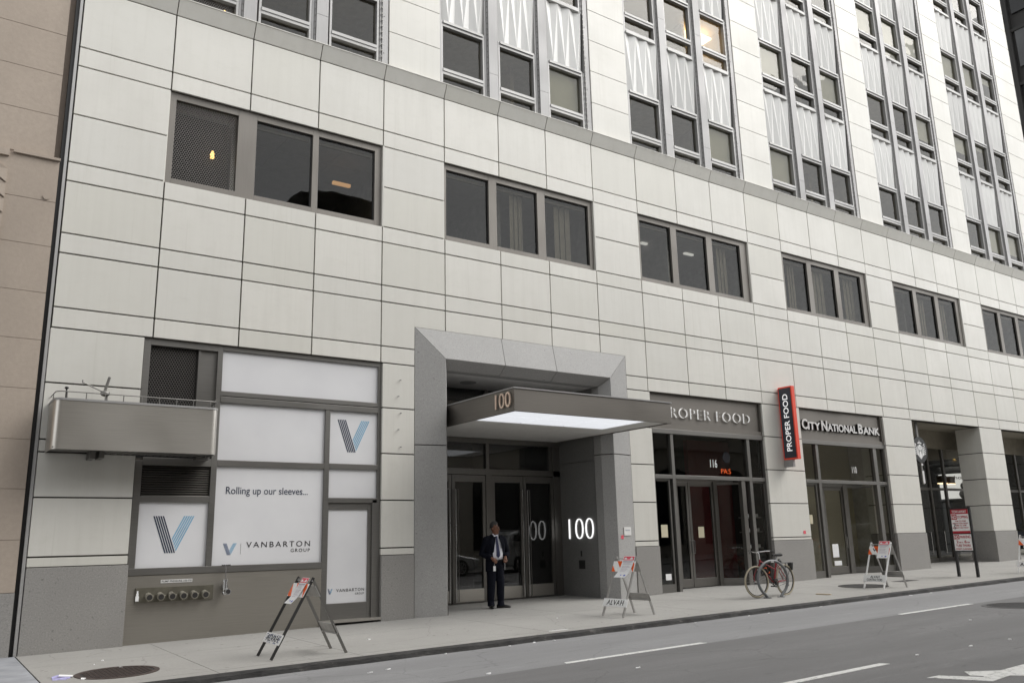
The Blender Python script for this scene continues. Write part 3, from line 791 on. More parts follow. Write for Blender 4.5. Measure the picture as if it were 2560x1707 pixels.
# ------------------------------------------------------------------ entrance portal
po = part_empty('portal', B)
yr, yi = -.10, .075
zg = -1.0
def portal_mesh():
    L0, L1, L2 = 4.497, 4.945, 5.06
    R0, R1, R2 = 8.512, 8.066, 7.945
    zt, zr, zi = 3.166, 2.735, 2.605
    out = []
    def wedge(p, bot_z, spl):
        pass
    g = .006
    # left pier in two stones
    for (za, zb_) in ((zg, 1.487), (1.50, None)):
        mb = MB()
        top = zb_ if zb_ else None
        zz = [top]*3 if top else [zt-g, zr-g, zi-g]
        pts_b = [W(L0, 0, za), W(L1, yr, za), W(L2, yi, za), W(L2, .25, za), W(L0, .25, za)]
        pts_t = [W(L0, 0, zz[0]), W(L1, yr, zz[1]), W(L2, yi, zz[2]), W(L2, .25, zz[2]), W(L0, .25, zz[0])]
        mb.add(pts_b+pts_t, [(4,3,2,1,0),(5,6,7,8,9)] + [(i,(i+1)%5,(i+1)%5+5,i+5) for i in range(5)])
        mb.build('portal_stone', 'granite_light', po, bevel=.004)
        mb = MB()
        pts_b = [W(R0, 0, za), W(R1, yr, za), W(R2, yi, za), W(R2, .25, za), W(R0, .25, za)]
        pts_t = [W(R0, 0, zz[0]), W(R1, yr, zz[1]), W(R2, yi, zz[2]), W(R2, .25, zz[2]), W(R0, .25, zz[0])]
        mb.add(pts_b+pts_t, [(0,1,2,3,4),(9,8,7,6,5)] + [(i,i+5,(i+1)%5+5,(i+1)%5) for i in range(5)])
        mb.build('portal_stone', 'granite_light', po, bevel=.004)
    cuts = [0, .325, .6285, 1]
    for i in range(3):
        def X(a, b, k): 
            t = cuts[i+k]; return a+(b-a)*t + (0 if t in (0, 1) else (g/2 if k == 0 else -g/2))
        mb = MB()
        # joints run straight up: use the ridge spacing for inner cuts
        def XX(level, k):
            t = cuts[i+k]
            if t == 0: return (L0, L1, L2)[level]
            if t == 1: return (R0, R1, R2)[level]
            xm = (5.985, 6.965)[i+k-1]; return xm + (g/2 if k == 0 else -g/2)
        a, b = [XX(l, 0) for l in range(3)], [XX(l, 1) for l in range(3)]
        vs = [W(a[0], 0, zt), W(a[1], yr, zr), W(a[2], yi, zi), W(a[2], .25, zi), W(a[0], .25, zt),
              W(b[0], 0, zt), W(b[1], yr, zr), W(b[2], yi, zi), W(b[2], .25, zi), W(b[0], .25, zt)]
        mb.add(vs, [(4,3,2,1,0),(5,6,7,8,9)] + [(j,(j+1)%5,(j+1)%5+5,j+5) for j in range(5)])
        mb.build('portal_stone', 'granite_light', po, bevel=.004)
portal_mesh()
jb = MB(); jb.hexa([W(4.51,.02,-.9), W(5.0,-.04,-.9), W(5.0,.24,-.9), W(4.51,.24,-.9), W(4.51,.02,3.1), W(4.9,-.04,2.70), W(4.9,.24,2.7), W(4.51,.24,3.1)])
jb.hexa([W(8.02,-.04,-.9), W(8.5,.02,-.9), W(8.5,.24,-.9), W(8.02,.24,-.9), W(8.1,-.04,2.70), W(8.5,.02,3.1), W(8.5,.24,3.1), W(8.1,.24,2.7)])
jb.hexa([W(5.0,-.05,2.70), W(8.0,-.05,2.70), W(8.0,.24,2.62), W(5.0,.24,2.62), W(4.6,.01,3.14), W(8.4,.01,3.14), W(8.4,.24,3.14), W(4.6,.24,3.14)])
jb.build('portal_joint', 'joint', po)
# recess behind the portal
rw = MB()
rw.ubox(7.945, 8.10, .251, .262, -.9, 2.62)
rw.ubox(7.945, 8.10, .268, 1.25, -.9, .385); rw.ubox(7.945, 8.10, .268, 1.25, .393, 1.415); rw.ubox(7.945, 8.10, .268, 1.25, 1.423, 2.62)
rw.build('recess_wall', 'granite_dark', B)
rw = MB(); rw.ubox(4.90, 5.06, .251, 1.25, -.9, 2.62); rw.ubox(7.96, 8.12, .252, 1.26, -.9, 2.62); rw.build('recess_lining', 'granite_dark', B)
rc = MB(); rc.ubox(5.06, 7.945, .251, 1.28, 2.605, 2.64); rc.build('recess_ceiling', 'ceiling', B)
dl = MB(); dl.cyl(W(5.85, .75, 2.606), W(5.85, .75, 2.598), .13*S, 24); dl.build('downlight', 'alu', B)
# house number and slots on the right recess wall
tx = MB(); text(tx, '100', W(7.944, .962, .178), (0,-1,0), UZ, .625*S, .325*S, .03, offset=-.032)
tx.build('house_number', 'num_white', B)
sl = MB(); sl.ubox(7.9435, 7.946, .595, .75, -.295, -.16); sl.ubox(7.9435, 7.946, .66, .70, -.10, -.012); sl.build('intercom_slot', 'black_metal', B)

# door wall
dw = MB(); yd = 1.20
def db(x0, x1, z0, z1, y0=1.17, y1=1.26): dw.ubox(x0, x1, y0, y1, z0, z1)
db(5.06, 7.945, 1.215, 1.31); db(5.06, 7.945, 1.72, 1.80, 1.15); db(5.06, 7.945, 2.13, 2.20); db(6.43, 6.545, -.78, 1.215); db(6.44, 6.50, 1.31, 2.6)
db(5.06, 5.16, -.78, 2.6); db(7.80, 7.945, -.78, 2.6); db(7.74, 7.80, 1.31, 2.6, 1.2)
df = dw.build('entrance_frame', 'door_steel', B, bevel=.004)
for x0, x1, z0, z1 in ((5.16,6.44,1.31,1.72), (6.50,7.74,1.31,1.72), (5.16,6.44,2.2,2.6), (6.5,7.74,2.2,2.6)):
    g2 = MB(); g2.ubox(x0, x1, 1.215, 1.219, z0, z1); g2.build('pane', 'glass_door', df)
def leaf(x0, x1, pull, hinge='l'):
    zb = sw(x0, 1.2)+.012; m_ = MB(); w = .055
    m_.ubox(x0, x0+w, 1.18, 1.235, zb, 1.205); m_.ubox(x1-w, x1, 1.18, 1.235, zb, 1.205)
    m_.ubox(x0+w, x1-w, 1.18, 1.235, 1.10, 1.205); m_.ubox(x0+w, x1-w, 1.18, 1.235, zb, zb+.205)
    d_ = m_.build('entrance_door', 'door_steel', B, bevel=.004)
    k = MB(); k.ubox(x0+w, x1-w, 1.176, 1.18, zb+.02, zb+.20); k.build('kick_plate', 'steel', d_)
    gg = MB(); gg.ubox(x0+w-.004, x1-w+.004, 1.205, 1.209, zb+.2, 1.105); gg.build('pane', 'glass_door', d_)
    h = MB(); h.tube([W(pull,1.18,.98), W(pull,1.135,.98), W(pull,1.135,zb+.03), W(pull,1.18,zb+.03)], .017, 8); h.build('handle', 'chrome', d_)
    h = MB(); h.tube([W(pull+.055,1.18,.98), W(pull+.055,1.15,.98), W(pull+.055,1.15,zb+.03), W(pull+.055,1.18,zb+.03)], .010, 8); h.build('handle', 'door_steel', d_)
leaf(5.17, 5.79, 5.73); leaf(5.80, 6.425, 5.84); leaf(6.55, 7.165, 7.12); leaf(7.175, 7.795, 7.22)
# lobby
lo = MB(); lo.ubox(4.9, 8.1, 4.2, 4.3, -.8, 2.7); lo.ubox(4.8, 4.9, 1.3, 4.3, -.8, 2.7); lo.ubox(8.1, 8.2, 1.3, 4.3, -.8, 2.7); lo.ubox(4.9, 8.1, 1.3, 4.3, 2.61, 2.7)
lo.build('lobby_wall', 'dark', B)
# two small stands with notices inside the lobby
for i, xx in enumerate((5.75, 7.42)):
    t = thing('notice_stand', ['slim lobby notice stand behind the left entrance doors', 'slim lobby notice stand behind the right entrance doors'][i], 'stand', W(xx, 1.62, sw(xx, 1.6)), group='notice stands in the lobby')
    m_ = MB(); o = t.location; m_.cyl(o, o+Vector((0,0,.95)), .012, 8); m_.cyl(o, o+Vector((0,0,.015)), .14, 16); m_.build('post', 'alu', t)
    m_ = MB(); a = o+Vector((0,0,.93)); m_.hexa([a+Vector((-.17,-.06,0)), a+Vector((.17,-.06,0)), a+Vector((.17,-.045,0)), a+Vector((-.17,-.045,0)), a+Vector((-.17,.12,.36)), a+Vector((.17,.12,.36)), a+Vector((.17,.135,.36)), a+Vector((-.17,.135,.36))]); m_.build('board', 'alu_light', t)

# canopy over the entrance
cn = part_empty('canopy', B)
x0, x1, y0, y1, z0, z1 = 5.09, 7.91, -1.57, 1.165, 1.79, 2.095
mb = MB(); mb.ubox(x0, x1, y0, y0+.03, z0, z1); mb.ubox(x0, x0+.03, y0+.03, y1, z0, z1); mb.ubox(x1-.03, x1, y0+.03, y1, z0, z1)
mb.build('fascia', 'fascia', cn, bevel=.004)
mb = MB(); mb.ubox(x0+.03, x1-.03, y0+.03, y1, z1-.04, z1-.012); mb.build('roof', 'bronze', cn)
mb = MB(); frx = (x0+.03, x1-.03, y0+.03, y1); lx = (5.16, 7.50, -1.52, -.50)
mb.ubox(frx[0], lx[0], frx[2], frx[3], z0+.012, z0+.03); mb.ubox(lx[1], frx[1], frx[2], frx[3], z0+.012, z0+.03)
mb.ubox(lx[0], lx[1], frx[2], lx[2], z0+.012, z0+.03); mb.ubox(lx[0], lx[1], lx[3], frx[3], z0+.012, z0+.03)
mb.build('soffit', 'ceiling', cn)
mb = MB()
for i in range(3):
    for j in range(2):
        xa = lx[0]+(lx[1]-lx[0])*i/3; xb = lx[0]+(lx[1]-lx[0])*(i+1)/3; ya = lx[2]+(lx[3]-lx[2])*j/2; yb = lx[2]+(lx[3]-lx[2])*(j+1)/2
        mb.ubox(xa+.014, xb-.014, ya+.010, yb-.010, z0+.020, z0+.028)
mb.build('light_panel', 'lamp_white', cn)
mb = MB(); mb.ubox(lx[0], lx[1], lx[2], lx[3], z0+.032, z0+.04); mb.build('light_tray', 'alu_light', cn)
mb = MB(); mb.ubox(x0-.012, x1+.012, y0-.012, y1, z1-.008, z1+.008); mb.build('drip_edge', 'alu', cn)
tx = MB(); text(tx, '100', W(x0-.012, -1.165, 1.852), (0,-1,0), UZ, .352*S, .20*S, .025, offset=-.008); tx.build('number', 'copper', cn)

# ------------------------------------------------------------------ shop front, bay with the sandwich shop
def shop(xl, xr, m1, m2, door_x, dshift, fascia_x):
    sfr = MB()
    def s_(x0, x1, z0, z1, y0=.05, y1=.14): sfr.ubox(x0, x1, y0, y1, z0, z1)
    zt, zb = 1.905, -.9
    s_(xl, xl+.03, zb, zt); s_(xr-.07, xr, zb, zt); s_(m1[0], m1[1], zb, zt); s_(m2[0], m2[1], zb, zt)
    for p, q in ((xl+.03, m1[0]), (m1[1], m2[0]), (m2[1], xr-.07)): s_(p, q, 1.140, 1.205)
    s_(xl, xr, 1.905, 1.985, .035)
    root = sfr.build('shopfront', 'bronze', B, bevel=.004)
    fa = MB(); fa.ubox(xl-.02, xr+.0, .045, .14, 1.985, 2.06); fa.ubox(xl-.02, xr, .045, .14, 2.59, 2.62); fa.ubox(xr-.09, xr+.01, .035, .14, 2.06, 2.59); fa.ubox(xl-.02, xl, .045, .14, 2.06, 2.59)
    fa.ubox(xl, xr-.09, .075, .14, 2.06, 2.59); fa.build('fascia', 'fascia', root, bevel=.003)
    for p, q in ((xl+.03, m1[0]), (m1[1], m2[0]), (m2[1], xr-.07)):
        g2 = MB(); g2.ubox(p, q, .10, .103, 1.205, zt); g2.build('pane', 'glass_shop', root)
    return root
# numbers are true positions at the frame depth
s3 = shop(9.06, 12.0, (A(9.453,.05), A(9.522,.05)), (A(11.417,.05), A(11.497,.05)), 0, 0, 0)
def low_unit(root, x0, x1, y, z1, sill_h=.13, gm='glass_shop', top=True):
    m_ = MB(); zb = sw(x0, y)+.005
    m_.ubox(x0, x1, y-.02, y+.03, zb, zb+sill_h); m_.ubox(x0, x0+.03, y-.02, y+.03, zb+sill_h, z1); m_.ubox(x1-.03, x1, y-.02, y+.03, zb+sill_h, z1)
    if top: m_.ubox(x0+.03, x1-.03, y-.02, y+.03, z1-.03, z1)
    o = m_.build('window', 'bronze', B, bevel=.003)
    g2 = MB(); g2.ubox(x0+.028, x1-.028, y, y+.003, zb+sill_h-.002, z1-.028); g2.build('pane', gm, o); return o
low_unit(B, 9.09, 9.46, .10, 1.14); low_unit(B, 11.50, 11.93, .10, 1.14)
# recessed entrance: two door leaves set back and a return window
def swing_door(x0, x1, y, z1, hx, name='shop_door'):
    m_ = MB(); zb = sw(x0, y)+.02; w = .05
    m_.ubox(x0, x0+w, y, y+.035, zb, z1); m_.ubox(x1-w, x1, y, y+.035, zb, z1); m_.ubox(x0+w, x1-w, y, y+.035, z1-.07, z1); m_.ubox(x0+w, x1-w, y, y+.035, zb, zb+.14)
    d_ = m_.build(name, 'door_steel', B, bevel=.003)
    g2 = MB(); g2.ubox(x0+w-.003, x1-w+.003, y+.015, y+.018, zb+.138, z1-.068); g2.build('pane', 'glass_shop', d_)
    h = MB(); zc = .0; h.tube([W(hx,y,zc+.10), W(hx,y-.035,zc+.10), W(hx,y-.035,zc-.12), W(hx,y,zc-.12)], .012, 8); h.build('handle', 'chrome', d_)
    return d_
yd = .42
swing_door(A(9.50,yd), A(9.79,yd), yd, 1.12, A(9.77,yd)); swing_door(A(9.80,yd), A(10.41,yd), yd, 1.12, A(9.84,yd))
m_ = MB(); m_.ubox(A(10.41,yd), A(10.50,yd), yd-.03, yd+.06, -.8, 1.14); m_.ubox(9.5, 11.45, yd, yd+.05, 1.12, 1.2); m_.ubox(11.26, 11.36, .06, .14, -.8, 1.14); m_.build('door_post', 'door_steel', B)
# splayed window from the door post out to the right
def slant_window(p, q, z1, name='window', mat='bronze', sill=.12):
    m_ = MB(); a, b = Vector((p[0], p[1], 0)), Vector((q[0], q[1], 0))
    def pt(v, z): return W(v.x, v.y, z)
    za, zb = sw(*p)+.005, sw(*q)+.005
    def slab(z0a, z0b, z1a, z1b, th, off=0):
        n = Vector((-(b-a).y, (b-a).x, 0)).normalized()*th
        o = Vector((-(b-a).y, (b-a).x, 0)).normalized()*off
        return [pt(a+o,z0a), pt(b+o,z0b), pt(b+o+n,z0b), pt(a+o+n,z0a), pt(a+o,z1a), pt(b+o,z1b), pt(b+o+n,z1b), pt(a+o+n,z1a)]
    m_.hexa(slab(za, zb, za+sill, zb+sill, .05)); m_.hexa(slab(z1-.04, z1-.04, z1, z1, .05))
    o = m_.build(name, mat, B, bevel=.003)
    g2 = MB(); g2.hexa(slab(za+sill, zb+sill, z1-.04, z1-.04, .004, .02)); g2.build('pane', 'glass_shop', o)
slant_window((A(10.50,yd), yd), (11.30, .09), 1.12)
# interior of the shop
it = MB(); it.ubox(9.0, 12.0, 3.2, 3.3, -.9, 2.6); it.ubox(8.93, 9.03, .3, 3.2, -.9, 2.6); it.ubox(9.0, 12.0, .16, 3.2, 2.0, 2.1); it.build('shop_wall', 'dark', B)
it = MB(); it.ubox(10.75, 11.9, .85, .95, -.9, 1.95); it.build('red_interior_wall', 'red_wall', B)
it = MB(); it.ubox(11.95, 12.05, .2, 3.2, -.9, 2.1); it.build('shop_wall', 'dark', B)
tx = MB(); a = A(10.399,.1); wall_text(tx, '116', a, A(10.575,.1), AZ(1.353,.095), .14, .097, .002); tx.build('shop_number', 'white', s3)
tx = MB(); text(tx, 'PA:S', W(10.82, .13, 1.265), (1,0,0), UZ, .25*S, .085*S, .01, offset=-.02); 
for v in tx.v: pass
tx.build('neon_sign', 'neon', s3)
tx = MB(); tx.cyl(W(11.0,.14,1.56), W(11.0,.15,1.56), .10*S, 24); tx.build('blue_disc', plain('deep_blue', (.008, .010, .035), .6), s3)
# fascia lettering: pale faces standing off the steel with lit sides
ps = thing('shop_sign', 'raised steel letter shop sign on the fascia half hidden behind the canopy corner', 'shop sign', W(10.4, .07, 2.18))
tx = MB(); wall_text(tx, 'PROPER FOOD', 9.40, A(11.60,.04), 2.195, .182, .040, .006, spacing=1.15, offset=-.004); tx.build('letter_face', 'fascia', ps)
tx = MB(); wall_text(tx, 'PROPER FOOD', 9.375, A(11.575,.05), 2.195, .182, .060, .012, spacing=1.15, offset=-.006); tx.build('letter_side', 'led', ps)

# ------------------------------------------------------------------ bank front
s4 = shop(13.09, 15.96, (A(13.466,.05), A(13.548,.05)), (A(15.416,.05), A(15.530,.05)), 0, 0, 0)
low_unit(B, 13.11, 13.50, .10, 1.14); low_unit(B, 15.53, 15.89, .10, 1.14)
swing_door(A(13.55,.40), A(14.18,.40), .40, 1.10, A(14.13,.40))
m_ = MB(); m_.ubox(A(14.18,.40), A(14.32,.40), .37, .47, -.8, 1.14); m_.ubox(13.5, 15.45, .38, .43, 1.10, 1.2); m_.build('door_post', 'door_steel', B)
slant_window((A(14.32,.40), .40), (15.38, .09), 1.12)
it = MB(); it.ubox(13.0, 16.0, .95, 1.05, -.9, 2.3); it.build('beige_interior_wall', 'beige', B)
it = MB(); it.ubox(13.0, 13.06, .2, .95, -.9, 2.1); it.ubox(15.95, 16.0, .2, .95, -.9, 2.1); it.ubox(13.0, 16.0, .16, .95, 2.2, 2.3); it.build('bank_wall', 'room', B)
tx = MB(); wall_text(tx, '110', A(14.60,.1), A(14.755,.1), AZ(1.355,.095), .135, .097, .002); tx.build('shop_number', 'white', s4)
bs = thing('shop_sign', 'raised silver letter bank sign on the dark fascia right of the red blade sign', 'shop sign', W(14.45, .07, 2.18))
def cnb(mb, dx, dz, y, dep, off):
    for body, xa, xb, h in (('C', 13.150, 13.325, .205), ('ITY', 13.335, 13.735, .155), ('N', 13.775, 13.965, .205), ('ATIONAL', 13.975, 14.965, .155), ('B', 15.02, 15.185, .205), ('ANK', 15.195, 15.79, .155)):
        wall_text(mb, body, xa+dx, xb+dx, 2.187+dz, h, y, dep, offset=off)
tx = MB(); cnb(tx, 0, 0, .030, .010, .026); tx.build('letter_face', 'silver_letter', bs)
tx = MB(); cnb(tx, .003, -.002, .070, .045, .012); tx.build('letter_side', 'black_metal', bs)
# papers on the glass: things of their own
def notice(x, z, w, h, y, lab, mat='cream_paper'):
    mb = MB(); mb.ubox(x, x+w, y-.0015, y, z, z+h); o = mb.build('notice', mat, origin=W(x+w/2, y, z)); return tag(o, lab, 'notice', 'paper notices taped to the shop doors')
notice(9.20, .17, .15, .205, .095, 'cream paper notice on the narrow window left of the shop door')
notice(A(9.99,.41), .15, .145, .19, .417, 'cream paper notice on the glass of the shop door')
notice(13.19, .36, .09, .17, .095, 'small yellowish notice on the narrow window left of the bank door')
notice(9.24, -.52, .13, .10, .095, 'small pale card low on the window nearest the entrance portal', 'paper')
notice(A(13.70,.38), -.30, .20, .26, .399, 'white sheet with a dark heading on the bank door', 'paper')
notice(A(13.72,.38), -.46, .24, .09, .399, 'narrow white strip notice low on the bank door', 'paper')
# shelves with white tubs behind the narrow window
for i, z in enumerate((.50, .24, -.05)):
    t = thing('display_shelf', ['top', 'middle', 'bottom'][i]+' display shelf of small white tubs inside the shop window', 'shelf', W(11.7, .30, z), group='display shelves in the shop window')
    m_ = MB(); m_.ubox(11.52, 11.92, .22, .42, z-.02, z); m_.build('board', 'alu', t)
    m_ = MB()
    for k in range(6): m_.cyl(W(11.56+k*.062, .28, z), W(11.56+k*.062, .28, z+.055), .034, 10)
    m_.build('tub_row', 'white', t)

# ------------------------------------------------------------------ corner arcade
so = MB(); so.ubox(17.0, 25.1, .16, 1.0, 2.60, 2.66); so.ubox(17.0, 25.1, 1.0, 7, 2.32, 2.38); so.ubox(17.0, 25.1, .98, 1.06, 2.16, 2.60); so.build('arcade_soffit', 'room_dim', B)
m_ = MB()
for x in (17.08, 17.62, 18.62, 19.25, 19.95, 21.3, 22.5, 23.7): m_.ubox(x, x+.07, 1.0, 1.06, -.7, 2.16)
for z in (1.14, -.66): m_.ubox(17.08, 25, 1.01, 1.05, z, z+.06 if z > 0 else z+.20)
ar = m_.build('arcade_frame', 'door_steel', B)
for x, x2 in ((17.15,17.62), (17.69,18.62), (18.69,19.25), (19.32,19.95), (20.02,21.3), (21.37,22.5), (22.57,23.7), (23.77,25)):
    g2 = MB(); g2.ubox(x, x2, 1.03, 1.034, -.46, 1.14); g2.ubox(x, x2, 1.03, 1.034, 1.2, 2.16); g2.build('pane', 'glass_shop', ar)
m_ = MB()
for xx in (18.95, 19.55): m_.tube([W(xx,1.01,.15), W(xx,.96,.15), W(xx,.96,-.35), W(xx,1.01,-.35)], .014, 8)
m_.build('handle', 'chrome', ar)
it = MB(); it.ubox(16.95, 17.05, .62, 7, -.8, 2.4); it.ubox(17, 22.3, 6.9, 7, -.8, 2.4); it.build('cafe_wall', 'dark', B)
it = MB(); it.ubox(17.0, 25.1, 1.06, 7, -.62, -.56); it.build('cafe_floor', 'dark', B)
for i, (xx, yy, zz) in enumerate(((19.22, 1.9, 1.30), (22.4, 2.4, 1.45), (23.2, 2.6, 1.46))):
    m_ = MB(); m_.ubox(xx, xx+.25, yy, yy+.15, zz, zz+.02); m_.build('ceiling_lamp', 'lamp_orange', B)
    m_ = MB(); m_.ubox(xx, xx+.25, yy, yy+.15, zz+.02, zz+.22); m_.build('lamp_shade', plain('brown_shade', (.16, .10, .06)), B)

# ------------------------------------------------------------------ signs on the wall
t = thing('blade_sign', 'vertical red framed blade sign with white letters sticking out of the pillar', 'sign', W(12.47, 0, 1.4))
m_ = MB(); m_.ubox(12.435, 12.53, -.335, -.02, 1.545, 2.935)
m_.build('sign_box', 'lit_red', t, bevel=.008)
m_ = MB(); m_.ubox(12.428, 12.44, -.312, -.043, 1.575, 2.905); m_.build('sign_face', 'slate', t)
tx = MB(); text(tx, 'PROPER FOOD', W(12.4275, -.118, 1.70), (0,0,1), (0,1,0), 1.09*S, .118*S, .003, offset=.012)
tx.v = [Vector((2*W(12.4275,0,0).x - v.x if v.x > W(12.4275,0,0).x else v.x, v.y, v.z)) for v in tx.v]
# letters read upward on the face turned to the left
tx = MB(); text(tx, 'PROPER FOOD', W(12.4275, -.235, 1.70), (0,0,1), (0,1,0), 1.09*S, .118*S, .003, offset=.012)
tx.build('lettering', 'lit_white', t)
m_ = MB(); m_.ubox(12.45, 12.515, -.20, -.002, 1.41, 1.545); m_.ubox(12.46, 12.505, -.02, .002, 1.545, 2.9); m_.build('bracket', 'alu', t)

t = thing('roundel_sign', 'black and white round sign with a crowned long haired figure hanging in the corner arcade', 'sign', W(17.60, .2, 2.6))
cx, cz, yy = 17.60, 1.975, .20; r = .292
def disc(mb, r0, y0, y1): mb.cyl(W(cx, y0, cz), W(cx, y1, cz), r0*S, 40)
m_ = MB(); disc(m_, r, yy, yy+.05); m_.build('sign_disc', 'black_metal', t)
def flat(mb, pts, y=yy-.001, th=.004):
    p = [W(cx+a*r*.86, y, cz+b*r*.86) for a, b in pts]; n = len(p)
    mb.add(p+[q+Vector((0,th,0)) for q in p], [tuple(range(n))]+[(i,(i+1)%n,(i+1)%n+n,i+n) for i in range(n)])
m_ = MB()
# crown, hair locks, face, arms with scaled tails
flat(m_, [(-.30,.52),(-.34,.66),(-.20,.60),(-.16,.74),(-.06,.64),(0,.93),(.06,.64),(.16,.74),(.20,.60),(.34,.66),(.30,.52),(0,.58)])
flat(m_, [(.24*math.cos(a), .20+.28*math.sin(a)) for a in [2*math.pi*k/20 for k in range(20)]])
for s in (-1, 1):
    for k in range(5):
        o = .12+k*.085
        flat(m_, [(s*(o+.16), .40-k*.05), (s*(o+.20), .37-k*.06), (s*(o+.08), -.35-k*.02), (s*(o-.03), -.86+k*.08), (s*(o-.065), -.82+k*.08), (s*(o+.04), -.32)])
    for k in range(6):
        z = .50-k*.17; q = .94-abs(z)*.22
        flat(m_, [(s*(q-.30), z-.06), (s*(q-.02), z+.05), (s*(q-.04), z-.03), (s*(q-.28), z-.12)])
    flat(m_, [(s*.62,.50),(s*.74,.62),(s*.70,.44),(s*.78,.40),(s*.64,.36)])
flat(m_, [(-.10,-.12),(.10,-.12),(.14,-.52),(0,-.86),(-.14,-.52)])
m_.build('emblem', 'white', t)
m_ = MB()
for a, b in ((-.10,.25),(.10,.25)): flat(m_, [(a-.05,b),(a,b+.025),(a+.05,b),(a,b-.02)], yy-.003)
flat(m_, [(-.02,.22),(.02,.22),(.035,.10),(-.035,.10)], yy-.003); flat(m_, [(-.06,.02),(0,.04),(.06,.02),(0,-.01)], yy-.003)
m_.build('emblem_lines', 'black_metal', t)
m_ = MB(); m_.ubox(cx-.05, cx+.02, yy+.005, yy+.045, cz+r-.02, 2.60); m_.ubox(cx-.02, cx+.03, yy+.01, yy+.04, 1.20, cz-r+.01); m_.build('hanger', 'bronze', t)
m_ = MB(); m_.ubox(cx-.03, cx+.045, yy, yy+.005, 1.22, 1.50); m_.ubox(cx-.03, cx+.045, yy, yy+.005, 1.62, 1.66); m_.build('tag_plate', 'silver_letter', t)

t = thing('wall_plaque', 'small pale metal plaque on the right portal stone', 'plaque', W(8.31, -.03, .28))
m_ = MB()
yl = lambda x: .0 - .10*(8.512-x)/.446
m_.hexa([W(8.215,yl(8.215)-.012,.212), W(8.405,yl(8.405)-.012,.212), W(8.405,yl(8.405)+.01,.212), W(8.215,yl(8.215)+.01,.212), W(8.215,yl(8.215)-.012,.34), W(8.405,yl(8.405)-.012,.34), W(8.405,yl(8.405)+.01,.34), W(8.215,yl(8.215)+.01,.34)]); m_.build('plate', 'silver_letter', t, bevel=.003)
tx = MB(); text(tx, 'OFFICE LOBBY' if False else '||||||||', W(8.25, yl(8.25)-.0135, .285), (1, .224, 0), UZ, .12*S, .018*S, .001); tx.build('engraving', 'grey_ink', t)
for x, z, lab, w in ((8.165, .19, 'small pink sticker below the wall plaque', .06), (12.86, .205, 'small pink sticker low on the cream pillar by the bank', .07)):  # thin flat pink patches on the portal stone and the bank pillar
    m_ = MB(); y = yl(x)-.004 if x < 9 else -.003
    m_.hexa([W(x-w/2,y+(-.157*w/2*-1 if False else 0)-.004,z-.026), W(x+w/2,y-.004,z-.03), W(x+w/2,y+.006,z-.03), W(x-w/2,y+.006,z-.026), W(x-w/2+.008,y-.004,z+.026), W(x+w/2-.005,y-.004,z+.03), W(x+w/2-.005,y+.006,z+.03), W(x-w/2+.008,y+.006,z+.026)])
    tag(m_.build('mark', 'pink', origin=W(x, y, z)), lab, 'mark')
# bare fixing studs on the second pillar
for i, (x, z) in enumerate(((4.262, 2.376), (4.232, 2.149), (4.268, 1.917), (4.236, 1.690), (4.272, 1.455))):
    m_ = MB(); m_.cyl(W(x,0,z), W(x,-.028,z-.004), .008, 8); m_.cyl(W(x,-.022,z-.003), W(x,-.034,z-.005), .013, 8)
    tag(m_.build('wall_stud', 'alu', origin=W(x,0,z)), ['topmost', 'second', 'middle', 'fourth', 'lowest'][i]+' rusty fixing stud down the cream pillar beside the portal', 'stud', 'fixing studs on the cream pillar')

# ------------------------------------------------------------------ steel balcony box
t = thing('steel_balcony', 'brushed steel box balcony with rounded corners and a thin top rail', 'balcony', W(.85, 0, 1.21))
def ushape(x0, x1, d, rad, z0, z1, th=.012):
    pts = [(x0, 0)]; 
    for k in range(9): a = math.pi + math.pi/2*k/8; pts.append((x0+rad+rad*math.cos(a), -d+rad+rad*math.sin(a)))
    for k in range(9): a = 1.5*math.pi + math.pi/2*k/8; pts.append((x1-rad+rad*math.cos(a), -d+rad+rad*math.sin(a)))
    pts.append((x1, 0)); return pts
def ushell(mb, x0, x1, d, rad, z0, z1, th):
    o = ushape(x0, x1, d, rad, 0, 0); i = ushape(x0+th, x1-th, d-th, rad-th*.6, 0, 0); n = len(o)
    vs = [W(a, b, z) for z in (z0, z1) for ring in (o, i) for a, b in ring]
    fs = []
    for k in range(n-1):
        fs += [(k, k+1, 2*n+k+1, 2*n+k), (n+k+1, n+k, 3*n+k, 3*n+k+1), (2*n+k, 2*n+k+1, 3*n+k+1, 3*n+k), (k+1, k, n+k, n+k+1)]
    mb.add(vs, fs)
bx0, bx1, bd, br = -.012, 1.695, .43, .085
m_ = MB(); ushell(m_, bx0, bx1, bd, br, 1.212, 1.728, .012); m_.build('side_panel', 'steel', t, smooth=True)
m_ = MB(); ushell(m_, bx0-.006, bx1+.006, bd+.006, br+.006, 1.728, 1.752, .03); m_.build('top_lip', 'alu', t, smooth=True)
m_ = MB(); m_.tube([W(a, b, 1.822) for a, b in ushape(bx0+.01, bx1-.01, bd-.01, br, 0, 0)], .008, 8); m_.build('rail', 'bronze', t, smooth=True)
m_ = MB()
for k in range(9): m_.cyl(W(.10+k*.186, -bd+.01, 1.75), W(.10+k*.186, -bd+.01, 1.822), .008, 8)
m_.cyl(W(bx0+.01,-.2,1.75), W(bx0+.01,-.2,1.822), .008, 8); m_.cyl(W(bx1-.01,-.2,1.75), W(bx1-.01,-.2,1.822), .008, 8)
m_.build('rail_post', 'bronze', t)
m_ = MB(); m_.ubox(bx0+.02, .62, -bd+.02, 0, 1.225, 1.24)
